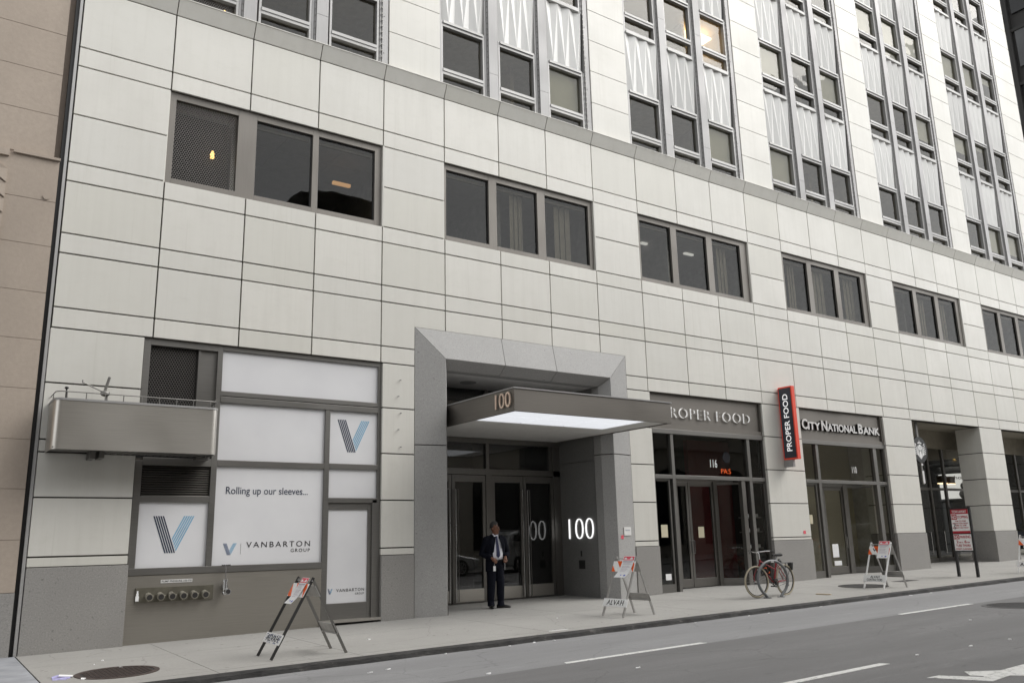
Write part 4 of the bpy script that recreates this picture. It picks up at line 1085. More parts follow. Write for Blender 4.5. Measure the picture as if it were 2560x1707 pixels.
for k in range(14): m_.hexa([W(.62+k*.076,-bd+.02,1.218), W(.675+k*.076,-bd+.02,1.218), W(.625+k*.076,0,1.218), W(.57+k*.076,0,1.218), W(.62+k*.076,-bd+.02,1.245), W(.675+k*.076,-bd+.02,1.245), W(.625+k*.076,0,1.245), W(.57+k*.076,0,1.245)])
m_.build('grating', 'bronze', t)
m_ = MB(); m_.ubox(.40, .45, -.25, 0, 1.14, 1.225); m_.ubox(.49, .54, -.25, 0, 1.15, 1.225); m_.ubox(1.55, 1.70, -.12, .03, 1.18, 1.21); m_.build('bracket', 'bronze', t)
t = thing('antenna_mount', 'metal clamp and thin rods sticking up inside the steel balcony', 'antenna', W(.52, -.22, 1.24))
m_ = MB(); m_.tube([W(.52,-.2,1.24), W(.52,-.2,1.86)], .02, 8); m_.ball(W(.50,-.22,1.86), .075, .06, .05); m_.build('base', 'bronze', t, smooth=True)
m_ = MB(); m_.tube([W(.52,-.22,1.86), W(.27,-.18,1.975)], .012, 6); m_.tube([W(.27,-.18,1.965), W(.27,-.18,2.0)], .01, 6); m_.build('rod', 'bronze', t)
m_ = MB(); m_.tube([W(.50,-.20,1.90), W(.535,-.20,2.05)], .022, 8); m_.build('upright', 'bronze', t)
tb = MB(); tb.ball(W(.105,-.30,1.88), .03, .03, .022); tb.cyl(W(.105,-.30,1.24), W(.105,-.30,1.87), .012); tag(tb.build('lever_valve', 'black_metal', origin=W(.105,-.3,1.24)), 'dark valve knob poking above the left end of the steel balcony', 'valve')

# ------------------------------------------------------------------ fire department inlets and standpipe
t = thing('fire_inlets', 'brass plate of six fire hose inlets on the steel panel', 'fire inlet', W(1.44, .03, -.42))
M['brass'] = plain('dull_brass', (.15, .14, .11), .5, .5, .2); M['brass_light'] = plain('worn_brass', (.34, .32, .27), .45, .5, .2)
m_ = MB(); m_.ubox(1.017, 1.865, .012, .03, -.402, -.243); m_.build('plate', 'brass', t, bevel=.003)
for k in range(6):
    x = 1.150+k*.1218; z = -.330
    m_ = MB(); m_.cyl(W(x,.015,z), W(x,-.05,z-.012), .052, 18, .048); m_.cyl(W(x,-.05,z-.012), W(x,-.075,z-.016), .058, 18)
    for a in range(3): m_.ball(W(x,-.062,z-.014)+Vector((.062*math.cos(a*2.1+.3),0,.062*math.sin(a*2.1+.3))), .009)
    io = m_.build('inlet', 'brass_light', t, smooth=True)
    m_ = MB(); m_.cyl(W(x,-.076,z-.016), W(x,-.080,z-.0165), .043, 16); m_.build('inlet_cap', 'iron_dark', io)
m_ = MB(); m_.ubox(1.279, 1.625, .0255, .03, -.202, -.166); m_.build('label_plate', 'silver_letter', t)
tx = MB(); wall_text(tx, 'PUMP PRESSURE-100 PSI', 1.29, 1.615, -.193, .019, .0253, .001, offset=.008); tx.build('lettering', 'black_ink', t)
m_ = MB(); m_.ubox(1.02, 1.055, .008, .012, -.385, -.33); m_.ubox(1.026, 1.05, .008, .012, -.33, -.30); m_.ubox(1.03, 1.046, .008, .012, -.30, -.275); m_.build('tag', 'paper', t)
t = thing('standpipe_valve', 'chromed hose valve with a round outlet on the steel panel', 'valve', W(2.0, .03, -.3))
m_ = MB(); m_.cyl(W(1.99,.03,-.27), W(1.99,-.02,-.27), .05, 16); m_.cyl(W(1.985,-.03,-.20), W(1.985,-.03,-.34), .036, 14); m_.cyl(W(1.985,-.03,-.215), W(1.985,-.03,-.19), .046, 14); m_.ball(W(1.985,-.03,-.34), .045); m_.build('body', 'chrome', t, smooth=True)
m_ = MB(); m_.cyl(W(1.995,-.03,-.318), W(2.0,-.10,-.325), .044, 16); m_.cyl(W(2.0,-.085,-.323), W(2.0,-.112,-.325), .05, 16); oo = m_.build('outlet', 'chrome', t, smooth=True)
m_ = MB(); m_.cyl(W(2.0,-.112,-.325), W(2.0,-.115,-.325), .038, 16); m_.build('outlet_cap', 'iron_dark', oo)
m_ = MB(); m_.cyl(W(1.985,-.03,-.19), W(1.985,-.03,-.035), .009, 8); m_.build('stem', 'chrome', t)
m_ = MB(); m_.tube([W(1.935,-.03,-.032), W(2.035,-.03,-.032)], .008, 6); m_.tube([W(1.985,-.065,-.032), W(1.985,.0,-.032)], .008, 6)
for k in range(5): m_.ball(W(1.94+.0225*k,-.03,-.028), .011)
m_.build('handwheel', 'iron_dark', t)

# ------------------------------------------------------------------ barricades
def stripes(mb_o, mb_w, w, z0, z1, y, lean):
    pass
def barricade(label, x, y, rz, spread=.78, width=.60, leg=1.06, texts=('ALVAH',), stencil=False, plain_low=False, legmat='wood_grey', scribble=False, low_crop=None, messy=False, h_low=.145, front=None):
    """local frame: the striped face looks along -x, legs spaced along y"""
    g = sw(x, y); t = thing('barricade', label, 'barricade', W(x, y, g), rz, 'striped A-frame barricades')
    ap = math.sqrt(leg*leg - (spread/2)**2); nrm = Vector((-ap, 0, spread/2)).normalized()   # outward normal of the front face
    fwd = Vector((-spread/2, 0, -ap)).normalized()            # down the front legs
    top = Vector((0, 0, ap))
    def F(u, dn, out=0): return top + fwd*dn + Vector((0, u, 0)) + nrm*out
    def flat_box(mb, u0, u1, d0, d1, o0, o1):
        mb.hexa([F(u0,d1,o0), F(u1,d1,o0), F(u1,d1,o1), F(u0,d1,o1), F(u0,d0,o0), F(u1,d0,o0), F(u1,d0,o1), F(u0,d0,o1)])
    def B_(mb, nm, mt, par=None, **k): return mb.build(nm, mt, par or t, world=False, **k)
    hw = width/2
    for u in (-hw+.02, hw-.02):
        m_ = MB(); m_.bar(F(u, -.05), F(u, leg), .036, .022, (0,1,0)); B_(m_, 'leg', legmat if legmat != 'white_front' else 'white')
        m_ = MB(); b0 = Vector((.012, u*.96, ap+.03)); b1 = Vector((spread/2, u*.96, 0)); m_.bar(b0, b1, .036, .022, (0,1,0)); B_(m_, 'leg', 'wood_grey' if legmat != 'dark' else 'bronze')
    m_ = MB(); m_.tube([F(-hw, .0), F(hw, .0)], .009, 6); m_.tube([Vector((spread*.36, -hw*.96, ap*.27)), Vector((spread*.36, hw*.96, ap*.27))], .010, 6); B_(m_, 'cross_rod', 'alu_light')
    m_ = MB(); d0, d1 = .055, .255; flat_box(m_, -hw, hw, d0, d1, .012, .022); brd = B_(m_, 'striped_board', 'white', bevel=.002)
    m_ = MB(); n = 3; sp = .30; sl = .17; w = .13
    u = -hw-.12
    while u < hw:
        pts = [(u, d1), (u+w, d1), (u+w+sl, d0), (u+sl, d0)] if True else 0
        # clip in u
        def clip(poly, lim, keep):
            out = []
            for i in range(len(poly)):
                a, b = poly[i], poly[(i+1) % len(poly)]
                ia, ib = keep(a[0], lim), keep(b[0], lim)
                if ia: out.append(a)
                if ia != ib:
                    q = (lim-a[0])/(b[0]-a[0]); out.append((lim, a[1]+(b[1]-a[1])*q))
            return out
        p = clip(clip(pts, -hw+.001, lambda v, l: v >= l), hw-.001, lambda v, l: v <= l)
        if len(p) > 2:
            k = len(p); m_.add([F(a, b, .0235) for a, b in p]+[F(a, b, .022) for a, b in p], [tuple(range(k))]+[(i,(i+1)%k,(i+1)%k+k,i+k) for i in range(k)])
        u += sp
    B_(m_, 'stripe', 'orange', brd)
    if scribble:
        m_ = MB(); rr = random.Random(3)
        pts = [F(hw-.12-.035*i, .15+rr.uniform(-.07,.07), .026) for i in range(8)]
        m_.tube(pts, .006, 5); m_.tube([F(hw-.13+.02*i-.1, .10+.02*((i*3) % 5), .026) for i in range(6)], .005, 5); B_(m_, 'graffiti', 'black_ink', brd)
    dl = leg*.70
    m_ = MB(); flat_box(m_, -hw-.03, hw+.03, dl, dl+h_low, .012, .024); lo = B_(m_, 'lower_board', 'white', bevel=.002)
    rb_ = Vector((spread/2, 0, -ap)).normalized(); rn = Vector((ap, 0, spread/2)).normalized()
    for a0, a1 in ((.08, .25), (.68, .82)):
        p0, p1 = top+rb_*a0, top+rb_*a1; m_ = MB()
        m_.hexa([p1+Vector((0,-hw,0)), p1+Vector((0,hw,0)), p1+Vector((0,hw,0))+rn*.012, p1+Vector((0,-hw,0))+rn*.012, p0+Vector((0,-hw,0)), p0+Vector((0,hw,0)), p0+Vector((0,hw,0))+rn*.012, p0+Vector((0,-hw,0))+rn*.012])
        B_(m_, 'rear_board', 'wood_grey')
    m_ = MB(); ux, uy = Vector((0,-1,0)), -fwd
    if len(texts) == 1:
        text(m_, texts[0], F(hw-.07, dl+h_low-.03, .0245), ux, uy, width-.14, h_low-.055, .002, spacing=1.12, offset=.012, shear=.15 if stencil else 0)
    else:
        text(m_, texts[0], F(hw-.17, dl+h_low*.47, .0245), ux, uy, width-.34, h_low*.36, .002, offset=.012)
        text(m_, texts[1], F(hw-.08, dl+h_low*.88, .0245), ux, uy, width-.16, h_low*.34, .002, offset=.012)
    if texts[0]: B_(m_, 'lettering', 'black_ink', lo)
    if stencil:
        m_ = MB()
        for k in range(5): u = hw-.105-k*(width-.15)/5; flat_box(m_, u-.046, u-.038, dl+.01, dl+h_low-.01, .0245, .0268)
        B_(m_, 'stencil_bridge', 'white', lo)
    if messy:
        m_ = MB(); rr = random.Random(9)
        for k in range(46):
            u, dd = rr.uniform(-hw, hw), rr.uniform(dl+.01, dl+h_low-.015)
            flat_box(m_, u, u+rr.uniform(.012,.05), dd, dd+rr.uniform(.005,.02), .0245, .0262)
        B_(m_, 'scrawl', 'grey_ink', lo)
    return t, F
def paper_notice(t, F, u0, u1, d0, d1, lab, curl=.05):
    """a printed no stopping notice taped over a barricade board"""
    rot = Matrix.Translation(t.location) @ Matrix.Rotation(t.rotation_euler.z, 4, 'Z')
    n = 10; mb = MB(); vs = []
    def pt(u, s, o=0): 
        k = s; du = curl*k*k*1.2; return rot @ F(u+du, d0+(d1-d0)*s, .030+.03*k*k+.006*math.sin(k*7)+o)
    for i in range(n+1): vs += [pt(u0, i/n), pt(u1, i/n)]
    m = len(vs); vs += [v + (rot.to_3x3() @ Vector((.0016,0,0))) for v in vs]
    mb.add(vs, [(2*i, 2*i+1, 2*i+3, 2*i+2) for i in range(n)] + [(m+2*i+1, m+2*i, m+2*i+2, m+2*i+3) for i in range(n)] + [(2*i, 2*i+2, m+2*i+2, m+2*i) for i in range(n)] + [(2*i+3, 2*i+1, m+2*i+1, m+2*i+3) for i in range(n)])
    o = mb.build('paper_notice', 'paper', origin=pt((u0+u1)/2, 0)); tag(o, lab, 'notice', 'paper notices taped to the barricades')
    hd = MB(); w = u1-u0
    def patch(mb, a0, a1, s0, s1, of=-.0025):
        q = [pt(u1-w*a0, s0), pt(u1-w*a1, s0), pt(u1-w*a1, s1), pt(u1-w*a0, s1)]
        nn = rot.to_3x3() @ Vector((-.0022,0,.0006)); q = [v+nn for v in q]
        mb.add(q+[v-nn*.6 for v in q], [(0,1,2,3)]+[(i,(i+1)%4,(i+1)%4+4,i+4) for i in range(4)])
    for s in range(3): patch(hd, .04, .96, .015+s*.06, .075+s*.06)
    hd.build('notice_header', 'pink', o)
    wv = MB(); nn = rot.to_3x3() @ Vector((-.0034,0,.001))
    # a little tow truck and car silhouette in white
    for a0, a1, s0, s1 in ((.12,.34,.10,.16), (.16,.28,.07,.10), (.62,.86,.10,.16), (.68,.80,.06,.10), (.34,.62,.135,.15)):
        q = [pt(u1-w*a0, s0)+nn, pt(u1-w*a1, s0)+nn, pt(u1-w*a1, s1)+nn, pt(u1-w*a0, s1)+nn]; wv.add(q+[v-nn*.3 for v in q], [(0,1,2,3),(0,4,5,1),(1,5,6,2),(2,6,7,3),(3,7,4,0)])
    wv.build('notice_picture', 'white', o)
    ln = MB(); rr = random.Random(int(abs(t.location.x)*10))
    for k, s in enumerate((.235, .30, .34, .38, .46, .50, .54, .60, .64, .70)):
        patch(ln, .14 if k else .05, rr.uniform(.6, .88) if k else .9, s, s+(.012 if k else .045))
    ln.build('notice_print', plain('faded_print', (.50, .44, .50), .8), o)
    bl = MB(); patch(bl, .72, .86, .86, .93); patch(bl, .42, .52, .86, .90); bl.build('notice_stamp', 'blue_ink', o)
t, F = barricade('weathered barricade nearest the fire inlets with a crumpled lower plate', 2.145, -2.07, R(-2), spread=1.08, width=.64, leg=1.14, texts=('ALVAH',), messy=True, legmat='dark')
paper_notice(t, F, -.25, .04, -.03, .38, 'paper notice taped on the barricade near the fire inlets', .10)
t, F = barricade('barricade with bold black stencil letters on its lower board beside the entrance', 6.565, -1.905, R(1), spread=.80, width=.58, leg=1.09, stencil=True, h_low=.15)
paper_notice(t, F, -.275, .03, -.04, .38, 'paper notice taped on the stencilled barricade beside the entrance', .10)
t, F = barricade('white legged barricade with scrawled stripes over the dark cover by the bank', 12.05, -2.06, R(-8), spread=.80, width=.60, leg=1.07, texts=('ALVAH', 'CONTRACTORS'), legmat='white_front', scribble=True, h_low=.17)
paper_notice(t, F, -.285, .03, -.07, .36, 'paper notice taped on the barricade with white front legs', -.02)
t, F = barricade('barricade cut off by the right edge of the photo', 16.62, -2.33, R(0), spread=.80, width=.62, leg=1.05, legmat='white_front')
paper_notice(t, F, -.16, .12, -.04, .34, 'paper notice taped on the barricade at the right edge', .03)

# ------------------------------------------------------------------ temporary parking sign on two posts
t = thing('parking_sign', 'black two post stand with red and white tow-away and no parking signs', 'sign', W(14.97, -1.9, sw(14.97, -1.9)))
xs = 14.97
m_ = MB()
for y in (-1.722, -2.072): m_.ubox(xs-.022, xs+.022, y-.022, y+.022, sw(xs, y), .60)
m_.build('post', 'black_metal', t)
m_ = MB(); m_.ubox(xs-.006, xs+.006, -2.05, -1.744, -.215, .59); m_.build('backing', 'black_metal', t)
def splate(nm, z0, z1):
    m_ = MB(); m_.ubox(xs-.030, xs-.024, -2.060, -1.732, z0, z1); return m_.build(nm, 'white', t)
p1 = splate('sign_plate', .118, .550); p2 = splate('sign_plate', -.195, .098)
def splot(par, mat, y0, y1, z0, z1):
    m_ = MB(); m_.ubox(xs-.0315, xs-.030, y0, y1, z0, z1); m_.build('sign_field', mat, par)
splot(p1, 'red', -2.060, -1.732, .465, .550); splot(p1, 'red', -2.060, -1.732, .118, .158); splot(p1, 'red', -1.842, -1.737, .365, .455)
splot(p2, 'red', -1.840, -1.737, .010, .090)
def sg(par, body, y0, y1, z, h, mat, lift=.0335):
    m_ = MB(); text(m_, body, W(xs, y1, z)+Vector((-lift*S,0,0)), (0,-1,0), UZ, (y1-y0)*S, h*S, .002, offset=.012); m_.build('lettering', mat, par)
sg(p1, 'TOW-AWAY', -2.03, -1.762, .482, .05, 'white'); sg(p1, 'NO', -1.832, -1.747, .378, .064, 'white'); sg(p1, 'STOPPING', -2.05, -1.855, .385, .05, 'red')
sg(p1, '7AM TO 9AM', -2.0, -1.80, .325, .024, 'red'); sg(p1, 'MONDAY THRU FRIDAY', -2.04, -1.75, .285, .022, 'red'); sg(p1, '3PM TO 7PM', -2.0, -1.80, .245, .024, 'red'); sg(p1, 'MONDAY THRU FRIDAY', -2.04, -1.75, .205, .022, 'red')
sg(p2, 'NO', -1.832, -1.747, .022, .056, 'white'); sg(p2, 'PARKING', -2.05, -1.852, .025, .05, 'red'); sg(p2, '2', -1.815, -1.775, -.060, .05, 'red'); sg(p2, 'AM TO', -1.90, -1.825, -.058, .022, 'red'); sg(p2, '6', -1.965, -1.925, -.060, .05, 'red'); sg(p2, 'AM', -2.02, -1.975, -.058, .022, 'red')
sg(p2, 'TUES THURS', -2.03, -1.76, -.125, .042, 'red'); sg(p2, 'STREET CLEANING', -2.045, -1.75, -.178, .026, 'red')
m_ = MB(); m_.tube([W(xs-.035,-1.78,.30), W(xs-.035,-1.80,.27), W(xs-.035,-1.77,.245), W(xs-.035,-1.80,.22), W(xs-.035,-1.78,.19)], .008, 5); m_.build('graffiti', 'black_ink', p1)

# ------------------------------------------------------------------ covers in the pavement and street
def cover(label, cx, cy, r, fn, mat, grate=True, name='manhole_cover', lift=.004):
    o = W(cx, cy, fn(cx, cy)); t = thing(name, label, 'manhole cover', o)
    def P(a, b, h=0): return W(cx+a, cy+b, fn(cx+a, cy+b)) + Vector((0,0,h))
    n = 48
    def annulus(mb, r0, r1, h0, h1):
        vs = [P(q*math.cos(2*math.pi*k/n), q*math.sin(2*math.pi*k/n), h) for h in (h1, h0) for q in (r1, r0) for k in range(n)]
        f = []
        for k in range(n):
            j = (k+1) % n; f += [(k, j, n+j, n+k), (2*n+k, 2*n+j, j, k), (n+k, n+j, 3*n+j, 3*n+k)]
        mb.add(vs, f)
    m_ = MB(); annulus(m_, r*.87, r, -.02, lift+.004); m_.build('rim', mat, t)
    m_ = MB(); m_.add([P(r*.872*math.cos(2*math.pi*k/n), r*.872*math.sin(2*math.pi*k/n), lift-.002) for k in range(n)]+[P(r*.872*math.cos(2*math.pi*k/n), r*.872*math.sin(2*math.pi*k/n), -.02) for k in range(n)], [tuple(range(n))]+[(k,(k+1)%n,(k+1)%n+n,k+n) for k in range(n)])
    cv = m_.build('plate', 'iron_dark' if grate else mat, t)
    if grate:
        m_ = MB(); s = .036
        k = int(r/s)+1
        for i in range(-k, k+1):
            for j in range(-k, k+1):
                a, b = i*s, j*s*1.25
                if math.hypot(a, b) < r*.83:
                    c = [P(a-.013,b-.012,lift-.003), P(a+.013,b-.012,lift-.003), P(a+.013,b+.012,lift-.003), P(a-.013,b+.012,lift-.003)]
                    m_.hexa(c + [v+Vector((0,0,.007)) for v in c])
        m_.build('tread_pattern', mat, t)
cover('rusty round manhole cover with square treads in the pavement corner', .52, -1.885, .345, sw, 'iron')
cover('dark smooth manhole cover under the white legged barricade', 12.13, -1.60, .40, sw, 'iron_dark', False)
cover('faint dark manhole cover out in the traffic lane', 10.55, -4.86, .46, road, 'cover_grey', False, lift=.002)
m_ = MB(); q = [(13.25,-1.42),(13.75,-1.42),(13.80,-1.62),(13.30,-1.62)]
p = [W(a,b,sw(a,b)) for a, b in q]; m_.hexa([v-Vector((0,0,.02)) for v in p]+[v+Vector((0,0,.004)) for v in p]); tag(m_.build('utility_cover', 'iron_dark', origin=p[0]), 'dark square utility cover in the pavement near the parking sign', 'utility cover')

# ------------------------------------------------------------------ litter
def scrap(x, y, w, d, rz, lab, fn=sw, mat='paper', h=.006, cat='litter', name='paper_scrap', group='paper scraps on the ground'):
    o = W(x, y, fn(x, y)); m_ = MB(); rr = random.Random(int(x*1000)); n = 6
    top = [Vector((w*.5*math.cos(2*math.pi*k/n)*rr.uniform(.7,1.1), d*.5*math.sin(2*math.pi*k/n)*rr.uniform(.7,1.1), h*rr.uniform(.5,1.8)+.002)) for k in range(n)]
    m_.add(top+[Vector((v.x, v.y, -.004)) for v in top], [tuple(range(n))]+[(i,(i+1)%n,(i+1)%n+n,i+n) for i in range(n)])
    m_.xf(Matrix.Rotation(rz, 4, 'Z')); m_.v = [v+o for v in m_.v]
    return tag(m_.build(name, mat, origin=o), lab, cat, group)
scrap(3.104, -1.54, .10, .05, .2, 'white paper scrap on the pavement right of the nearest barricade')
scrap(5.73, -1.485, .03, .03, .2, 'tiny white scrap on the pavement before the person')
scrap(.552, -1.0, .045, .04, .4, 'white scrap on the pavement above the rusty cover')
scrap(.44, -1.22, .025, .03, .4, 'tiny white scrap on the pavement just above the rusty cover')
scrap(.60, -1.60, .04, .03, .0, 'white scrap at the back rim of the rusty cover')
scrap(.22, -2.06, .09, .05, .7, 'white scrap lying on the left part of the rusty cover', h=.012)
scrap(5.0, -2.45, .55, .03, .03, 'long pale strip along the kerb in front of the entrance', h=.003)
for x, y in ((3.385,-2.70), (4.73,-2.72), (4.476,-2.70), (4.15,-2.71), (7.9,-2.72), (8.3,-2.71), (9.4,-2.72), (11.6,-2.74), (12.2,-2.73), (6.9,-2.73)):
    scrap(x, y, random.uniform(.04,.09), .035, random.uniform(0,3), 'one of the small white scraps lying along the gutter', road, group='white scraps along the gutter')
for x, y, l in ((2.49,-3.21,'crumpled white scrap on the road left of the long dash'), (2.298,-3.256,'flat white scrap at the lower left of the road'), (2.927,-4.171,'white scrap on the road just before the long dash begins'), (3.919,-4.902,'small white scrap below the long lane dash'), (6.591,-6.262,'white scrap on the asphalt right of the scuffed dash'), (7.205,-6.297,'larger white scrap on the asphalt at the right'), (5.833,-6.209,'white scrap above the painted arrow'), (8.625,-5.205,'small white scrap in the lane below the far dash')):
    scrap(x, y, .10, .045, .3, l, road, group='white scraps on the road')
m_ = MB(); o = W(.07, -1.86, sw(.07,-1.86))
pts = [(-.10,-.15),(.02,-.20),(.11,-.05),(.09,.06),(.0,.14),(-.08,.10)]
m_.add([o+Vector((a,b,.012+.02*math.sin(5*a+7*b))) for a, b in pts]+[o+Vector((a,b,-.002)) for a, b in pts], [tuple(range(6))]+[(i,(i+1)%6,(i+1)%6+6,i+6) for i in range(6)])
fl_ = m_.build('crumpled_leaflet', plain('lilac_paper', (.40, .38, .62), .6, 0, .4, 12), origin=o); tag(fl_, 'crumpled lilac and white leaflet beside the rusty manhole cover', 'litter')
m_ = MB(); m_.hexa([o+Vector(v) for v in ((-.02,-.02,.02),(.13,-.06,.012),(.15,.04,.012),(.0,.07,.02),(-.02,-.02,.035),(.13,-.06,.02),(.15,.04,.022),(.0,.07,.04))]); m_.build('white_fold', 'paper', fl_)
m_ = MB(); m_.bar(W(10.39,-1.94,sw(10.39,-1.94)+.012/S), W(10.445,-2.16,sw(10.44,-2.16)+.012/S), .05, .02); tag(m_.build('wood_stick', plain('bare_wood', (.55, .45, .32), .8), origin=W(10.41,-2.05,sw(10.4,-2.05))), 'short bare wood stick lying on the pavement behind the bicycle', 'litter')

# ------------------------------------------------------------------ bicycle and its rack
bw = W(9.715, -1.655, sw(9.715, -1.655)); rz = R(3)
t = thing('bicycle', 'dark red city bicycle with cream tyres and rear rack locked to the round stand', 'bicycle', bw, rz)
def bb(m_, nm, mt, par=None, **k): return m_.build(nm, mt, par or t, world=False, **k)
WB, r = 1.03, .335
fx, rx = -WB/2, WB/2                      # front wheel to the left
def wheel(cx, steer, nm):
    m_ = MB(); c = Vector((cx, 0, r)); nrm = Vector((-math.sin(steer), math.cos(steer), 0))
    m_.ring(c, nrm, r-.02, .02, 44, 8); wh = bb(m_, nm, 'tan', smooth=True)
    m_ = MB(); m_.ring(c, nrm, r-.045, .011, 44, 6); bb(m_, 'rim', 'iron_dark', wh, smooth=True)
    m_ = MB(); m_.cyl(c-nrm*.04, c+nrm*.04, .018, 10); bb(m_, 'hub', 'chrome', wh)
    m_ = MB(); a = nrm.orthogonal().normalized(); b = nrm.cross(a)
    for k in range(24):
        q = 2*math.pi*k/24; m_.tube([c+nrm*(.025 if k % 2 else -.025)+(a*math.cos(q+.3)+b*math.sin(q+.3))*.016, c+(a*math.cos(q)+b*math.sin(q))*(r-.045)], .0016, 4, False)
    bb(m_, 'spoke', 'alu_light', wh); return nrm
wheel(fx, R(-12), 'wheel'); wheel(rx, 0, 'wheel')
bbk = Vector((.10, 0, .285)); seat = Vector((.245, 0, .745)); head_t = Vector((-.335, 0, .79)); head_b = Vector((-.375, 0, .66)); rear = Vector((rx, 0, r)); frt = Vector((fx, 0, r))
m_ = MB()
m_.tube([head_b+Vector((.005,0,.0)), bbk], .019, 10); m_.tube([bbk, seat], .017, 10); m_.tube([head_t, head_b], .021, 10); m_.tube([head_t+Vector((0,0,-.03)), bbk+Vector((.085,0,.28))], .015, 10)
for s in (-1, 1):
    m_.tube([bbk+Vector((0,s*.02,0)), rear+Vector((0,s*.055,0))], .010, 8); m_.tube([seat+Vector((-.008,s*.012,-.05)), rear+Vector((0,s*.055,0))], .009, 8)
bb(m_, 'frame', 'bike_red', smooth=True)
m_ = MB()
for s in (-1, 1): m_.tube([head_b+Vector((-.005,s*.045,0)), frt+Vector((-.01,s*.05,.12)), frt+Vector((0,s*.05,0))], .012, 8)
m_.tube([head_b+Vector((-.005,-.045,0)), head_b+Vector((-.005,.045,0))], .016, 8); bb(m_, 'fork', 'bike_red', smooth=True)
m_ = MB(); m_.tube([head_t, head_t+Vector((-.02,0,.12)), head_t+Vector((-.08,0,.16))], .014, 8)
hb = [(-.02,.29),(.03,.20),(-.02,.10),(-.03,0),(-.02,-.10),(.03,-.20),(-.02,-.29)]
hb = [head_t+Vector((-.08+a*1.4, b, .16+abs(b)*.12)) for a, b in hb]; hb[0] += Vector((.10,0,-.01)); hb[-1] += Vector((.10,0,-.01))
m_.tube(hb, .012, 8); hbo = bb(m_, 'handlebar', 'chrome', smooth=True)
m_ = MB(); m_.tube([hb[0], hb[0]+Vector((.09,.02,-.01))], .016, 8); m_.tube([hb[-1], hb[-1]+Vector((.09,-.02,-.01))], .016, 8)
for q in (hb[1], hb[-2]): m_.tube([q, q+Vector((-.05,0,-.03)), q+Vector((-.02,.0,-.06))], .006, 6)
bb(m_, 'grip', 'rubber', hbo)
m_ = MB(); m_.tube([hb[2], hb[2]+Vector((-.09,.0,.02)), head_t+Vector((-.12,0,-.02)), head_b+Vector((-.02,0,.0))], .004, 6); m_.tube([hb[-3], hb[-3]+Vector((-.08,.0,-.02)), head_t+Vector((-.06,-.02,-.08))], .004, 6); bb(m_, 'cable', 'rubber')
m_ = MB(); m_.cyl(seat, seat+Vector((.03,0,.10)), .012, 8); bb(m_, 'seat_post', 'chrome')
m_ = MB(); q = seat+Vector((.04,0,.12))
m_.loft([(q+Vector((-.15,0,.005)), .02,.018,(0,1,0),(0,0,1)), (q+Vector((-.08,0,.012)), .035,.025,(0,1,0),(0,0,1)), (q+Vector((.03,0,.008)), .065,.03,(0,1,0),(0,0,1)), (q+Vector((.10,0,.012)), .085,.036,(0,1,0),(0,0,1)), (q+Vector((.13,0,.02)), .06,.022,(0,1,0),(0,0,1))], 14); bb(m_, 'saddle', 'rubber', smooth=True)
m_ = MB(); z = .70
for s in (-1, 1): m_.tube([seat+Vector((.03,s*.04,-.10)), Vector((.36,s*.055,z)), Vector((.80,s*.055,z))], .006, 6); m_.tube([Vector((.70,s*.06,z)), rear+Vector((.01,s*.06,.02))], .006, 6); m_.tube([Vector((.48,s*.06,z)), rear+Vector((-.0,s*.06,.02))], .006, 6)
for k in range(4): m_.tube([Vector((.42+.12*k,-.055,z)), Vector((.42+.12*k,.055,z))], .005, 6)
m_.tube([Vector((.80,-.055,z)), Vector((.80,.055,z))], .006, 6); bb(m_, 'rear_rack', 'black_metal')
m_ = MB(); m_.hexa([Vector(v) for v in ((.74,-.04,z-.16),(.79,-.04,z-.16),(.79,.04,z-.16),(.74,.04,z-.16),(.73,-.05,z-.01),(.80,-.05,z-.01),(.80,.05,z-.01),(.73,.05,z-.01))]); m_.tube([Vector((.30,-.03,z+.03)), Vector((.36,0,z+.06)), Vector((.43,.02,z+.02))], .03, 8); bb(m_, 'rear_light', 'black_metal')
m_ = MB()
for k in range(26):
    pass
m_.ring(bbk+Vector((0,-.05,0)), (0,1,0), .085, .008, 28, 6); m_.cyl(bbk+Vector((0,-.056,0)), bbk+Vector((0,-.044,0)), .05, 16); ck = bb(m_, 'chainring', 'black_metal')
m_ = MB(); d = Vector((math.cos(R(200)), 0, math.sin(R(150)))).normalized()*.17
m_.bar(bbk+Vector((0,-.07,0)), bbk+d+Vector((0,-.075,0)), .024, .014); m_.bar(bbk+Vector((0,.07,0)), bbk-d+Vector((0,.075,0)), .024, .014); bb(m_, 'crank', 'black_metal', ck)
m_ = MB(); a = bbk+d+Vector((0,-.12,0)); m_.box(a.x-.045, a.x+.045, a.y-.05, a.y+.05, a.z-.012, a.z+.012); a = bbk-d+Vector((0,.12,0)); m_.box(a.x-.045, a.x+.045, a.y-.05, a.y+.05, a.z-.012, a.z+.012); bb(m_, 'pedal', 'black_metal', ck)
m_ = MB(); m_.tube([bbk+Vector((0,-.05,.085)), rear+Vector((0,-.05,.04))], .005, 5); m_.tube([bbk+Vector((0,-.05,-.085)), rear+Vector((0,-.05,-.06)), rear+Vector((.0,-.05,-.10))], .005, 5); m_.cyl(rear+Vector((0,-.056,0)), rear+Vector((0,-.042,0)), .045, 14); m_.bar(rear+Vector((0,-.06,-.02)), rear+Vector((.02,-.06,-.13)), .02, .015, (1,0,0)); bb(m_, 'chain', 'iron_dark')
m_ = MB(); a, b = head_b, bbk; p = a.lerp(b, .30); q = a.lerp(b, .55); up = Vector((.09,0,.10)); m_.tube([p+up*.6, q+up*.6], .022, 8); bb(m_, 'lock', 'rubber')
m_ = MB(); m_.tube([p+up*.55, p+up*.75], .03, 8); m_.tube([q+up*.5, q+up*.72], .026, 8); bb(m_, 'lock_end', 'orange')
